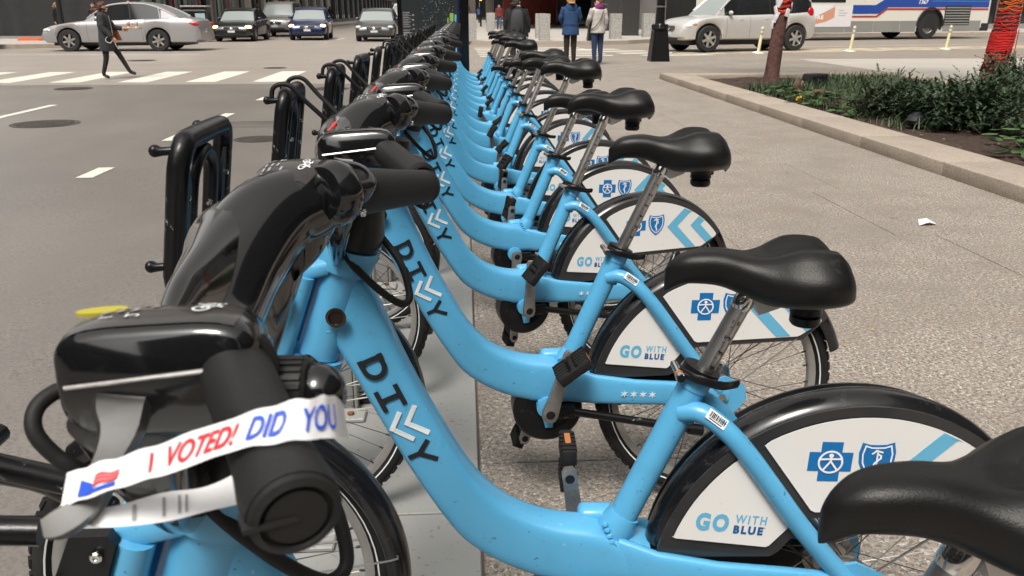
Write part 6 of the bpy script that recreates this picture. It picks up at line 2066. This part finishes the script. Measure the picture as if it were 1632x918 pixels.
mk('root', tube(spline([(-.10, .02, .30), (-.13, 0, .16), (-.04, 0, .06), (.10, .02, .08), (.22, -.02, .12), (.30, 0, .06), (.40, .02, .09)], 4), [.035, .045, .06, .06, .05, .05, .05, .06, .05, .04, .045, .05, .05, .045, .04, .035, .035, .04, .045, .05, .05, .045, .04, .03, .02], 9), mat('dead_wood', (.13, .085, .055), .95, vary=.4, vscale=16, bump=.8, bscale=40), dr)
mk('stub', tube([(-.12, 0, .12), (-.02, .05, .26)], [.035, .02], 8), mat('dead_wood_pale', (.17, .11, .07), .95, bump=.8, bscale=40), dr)
yl = tag(mk('yellow_leaf', loft([[(x, -.035 * w_, .02 + .03 * x), (x, 0, .035 + .03 * x), (x, .035 * w_, .02 + .05 * x), (x, 0, .01)] for x, w_ in ((-.10, .2), (-.05, 1), (.02, 1.3), (.07, .8), (.11, .15))]), M['leaf_y'], loc=(4.86, 12.2, .11)), 'bright yellow leaf lying on the bed beside the kerb', 'leaf')
yl.rotation_euler = (0, R(-50), R(70))
yk = tag(mk('yellow_stick', tube(spline([(-.17, 0, .02), (-.05, .01, .03), (.05, 0, .02), (.17, .03, .03)], 4), .016, 7, flat=(.6, 1.4)), M['leaf_y'], loc=(6.05, 8.05, .07)), 'short yellow stick lying on the dark soil', 'stick')
yk.rotation_euler = (0, 0, R(15))
bg_ = tag(mk('plastic_bag', loft([[((.10 * w_ * math.cos(q) * (1 + .2 * math.sin(3 * q + z * 30))), .09 * w_ * math.sin(q) * (1 + .2 * math.cos(4 * q + z * 20)), z * .6) for q in [2 * math.pi * k / 14 for k in range(14)]] for z, w_ in ((0, .7), (.05, 1.2), (.12, 1.25), (.2, .9), (.26, .5), (.28, .2))]), mat('black_bag', (.012, .013, .016), .3), loc=(5.32, 9.75, .06)), 'crumpled black plastic bag under the yew beside the kerb', 'bag')
# two wrapped street trees
def leafcloud(name, blobs, n, m, parent, size, seed):
    r = random.Random(seed)
    b = MB()
    for k in range(n):
        c, rad = r.choice(blobs)
        p = Vector(c) + Vector((r.gauss(0, 1), r.gauss(0, 1), r.gauss(0, .8))) * rad * .55
        u = Vector((r.uniform(-1, 1), r.uniform(-1, 1), r.uniform(-1, 1))).normalized()
        w_ = u.orthogonal().normalized()
        l = size * r.uniform(.6, 1.3)
        b.add(([p - u * l, p + w_ * l * .5, p + u * l, p - w_ * l * .5], [[0, 1, 2, 3]]), 0 if r.random() < .6 else 1)
    return mk(name, b.get(), m, parent, smooth=False, stuff=True)
def limbs(b, top, n, r, spread, rise, rad):
    tips = []
    for k in range(n):
        a = 2 * math.pi * k / n + r.uniform(-.4, .4)
        t = top + Vector((math.cos(a) * spread * r.uniform(.6, 1.1), math.sin(a) * spread * r.uniform(.6, 1.1), rise * r.uniform(.6, 1.2)))
        P = spline([top - Vector((0, 0, .3)), top.lerp(t, .5) + Vector((0, 0, .2)), t], 4)
        b.add(tube(P, [rad * (1 - .85 * q / 8) for q in range(9)], 8))
        tips.append(t)
        for q in range(2):
            t2 = t + Vector((r.uniform(-.8, .8), r.uniform(-.8, .8), r.uniform(.2, .9)))
            b.add(tube([P[5], P[5].lerp(t2, .6), t2], [rad * .4, rad * .25, rad * .08], 6))
            tips.append(t2)
    return tips
def yarn(name, axis, rad, turns, z0, z1, m, parent, seed, wob=.5, th=.009):
    r = random.Random(seed)
    pts = []
    n = int(turns * 14)
    for k in range(n):
        t = k / n
        z = z0 + (z1 - z0) * t
        c = axis(z)
        a = 2 * math.pi * turns * t
        rr2 = rad(z) + .006 + r.uniform(0, .008)
        pts.append(c + Vector((math.cos(a) * rr2, math.sin(a) * rr2, r.uniform(-wob, wob) * .035)))
    return mk(name, tube(pts, th, 5), m, parent, stuff=True)
def wrapped_tree(label, x, y, h, r0, r1, lean, bark, seed):
    r = random.Random(seed)
    o = thing('street_tree', label, 'tree', (x, y, .04))
    axis = lambda z: Vector((lean * z + .02 * math.sin(z * 2.1 + seed), .015 * math.sin(z * 1.7), z))
    rad = lambda z: r0 + (r1 - r0) * min(1, z / h) + .03 * math.exp(-z / .12)
    zs_ = [-.05, 0, .06, .15, .3, .6, .9, 1.3, 1.7, 2.2, 2.8, h]
    secs = [[axis(z) + Vector((math.cos(q), math.sin(q), 0)) * rad(z) * (1 + .05 * math.sin(3 * q + z * 5) + r.uniform(-.02, .02)) for q in [2 * math.pi * k / 18 for k in range(18)]] for z in zs_]
    b = MB()
    b.add(loft(secs))
    tips = limbs(b, axis(h), 6, r, 1.5, 1.7, r1 * .8)
    mk('trunk', b.get(), bark, o, auto=60)
    leafcloud('crown', [((t.x, t.y, t.z), .8) for t in tips], 2600, [M['tleaf'], M['tleafg']], o, .07, seed)
    return o, axis, rad
t1, ax1, rd1 = wrapped_tree('slim street tree with red yarn and white knitted tags round its upper trunk', 5.90, 16.3, 3.6, .135, .10, .085, M['bark'], 3)
yarn('yarn_wrap', ax1, rd1, 16, 1.22, 2.7, M['yarnr'], t1, 1, .6, .020)
yarn('yarn_wrap', ax1, rd1, 5, 1.25, 1.9, M['yarno'], t1, 2, 1.2, .014)
for k in range(20):
    z = 1.06 + .055 * k
    a = -1.57 + rg.uniform(-1.5, 1.5)
    c = ax1(z) + Vector((math.cos(a), math.sin(a), 0)) * (rd1(z) + .03)
    T = Matrix.Translation(c) @ Matrix.Rotation(a + 1.57, 4, 'Z') @ Matrix.Rotation(rg.uniform(-.5, .5), 4, 'Y')
    vb = bbox(-.042, .042, -.010, .012, -.075, .075, .008, 1)
    mk('knitted_tag', ([tuple(T @ Vector(p)) for p in vb[0]], vb[1]), M['yarnw'], t1)
t2, ax2, rd2 = wrapped_tree('stout street tree wrapped in red and orange yarn at the right', 9.62, 15.25, 3.6, .20, .15, .075, M['bark2'], 5)
yarn('yarn_wrap', ax2, rd2, 19, .14, 1.35, M['yarnr'], t2, 4, .30, .012)
yarn('yarn_wrap', ax2, rd2, 12, .62, .95, M['yarnr'], t2, 8, .25, .016)
yarn('yarn_wrap', ax2, rd2, 9, .5, 1.2, M['yarnr'], t2, 7, 1.4, .010)
yarn('yarn_wrap', ax2, rd2, 8, 1.30, 1.66, M['yarno'], t2, 5, 1.0, .014)
yarn('yarn_wrap', ax2, rd2, 26, 1.55, 2.6, M['yarnr'], t2, 6, .25, .016)
mk('loose_strand', tube(spline([ax2(1.0) + Vector((.24, -.05, 0)), ax2(.6) + Vector((.26, -.06, 0)), ax2(.2) + Vector((.24, -.05, 0)), ax2(.02) + Vector((.25, -.08, 0))], 4), .008, 5), M['yarnr'], t2)
# trees further down the left street
for j, (x, y, h, lab) in enumerate(((-12.9, 46.5, 3.4, 'thin bare street tree by the glass storefront'), (-13.4, 63, 2.3, 'street tree with yellowing low leaves behind the blue car'), (-13.3, 74, 2.6, 'street tree with yellow green crown, second down the left pavement'), (-13.2, 86, 2.8, 'street tree with yellow green crown, farthest down the left pavement'))):
    o = thing('street_tree', lab, 'tree', (x, y, .1))
    r = random.Random(j + 40)
    b = MB()
    b.add(tube([(0, 0, 0), (.03, 0, h * .5), (0, .04, h)], [.14 if j else .07, .12 if j else .06, .10 if j else .05], 10))
    tips = limbs(b, Vector((0, .04, h)), 6, r, 2.0, 1.8, .08)
    mk('trunk', b.get(), M['trim'] if j else M['bark2'], o)
    leafcloud('crown', [((t.x, t.y, t.z + (.0 if j else 1)), 1.0) for t in tips], 1500, [M['tleaf'], M['tleafg'] if j != 1 else M['leaf_y']], o, .13, j)
# litter on the pavement
r = random.Random(77)
b = MB()
for k in range(150):
    x, y = r.uniform(.1, 4.0), 1.0 + 11 * r.random() ** 1.6
    a = r.uniform(0, 6.28)
    l, w_ = r.uniform(.008, .018), r.uniform(.004, .007)
    c, s = math.cos(a), math.sin(a)
    z = .0035
    b.add(([(x + c * l, y + s * l, z), (x - s * w_, y + c * w_, z + .003), (x - c * l, y - s * l, z + .002), (x + s * w_, y - c * w_, z)], [[0, 1, 2, 3]]))
for k in range(14):
    x, y = r.uniform(-.5, .02), r.uniform(1.2, 4)
    b.add(([(x + .013, y, .010), (x, y + .005, .012), (x - .013, y + .003, .011), (x, y - .005, .010)], [[0, 1, 2, 3]]))
mk('fallen_leaves', b.get(), M['leaf_y'], smooth=False, stuff=True)
pl_ = tag(mk('paper_scrap', ([(-.06, -.03, .004), (.0, -.045, .03), (.07, -.02, .006), (.05, .04, .012), (-.03, .045, .028), (0, 0, .045)], [[0, 1, 5], [1, 2, 5], [2, 3, 5], [3, 4, 5], [4, 0, 5]]), M['paper'], smooth=False, loc=(3.05, 5.28, 0)), 'crumpled white paper scrap lying on the open pavement', 'paper')
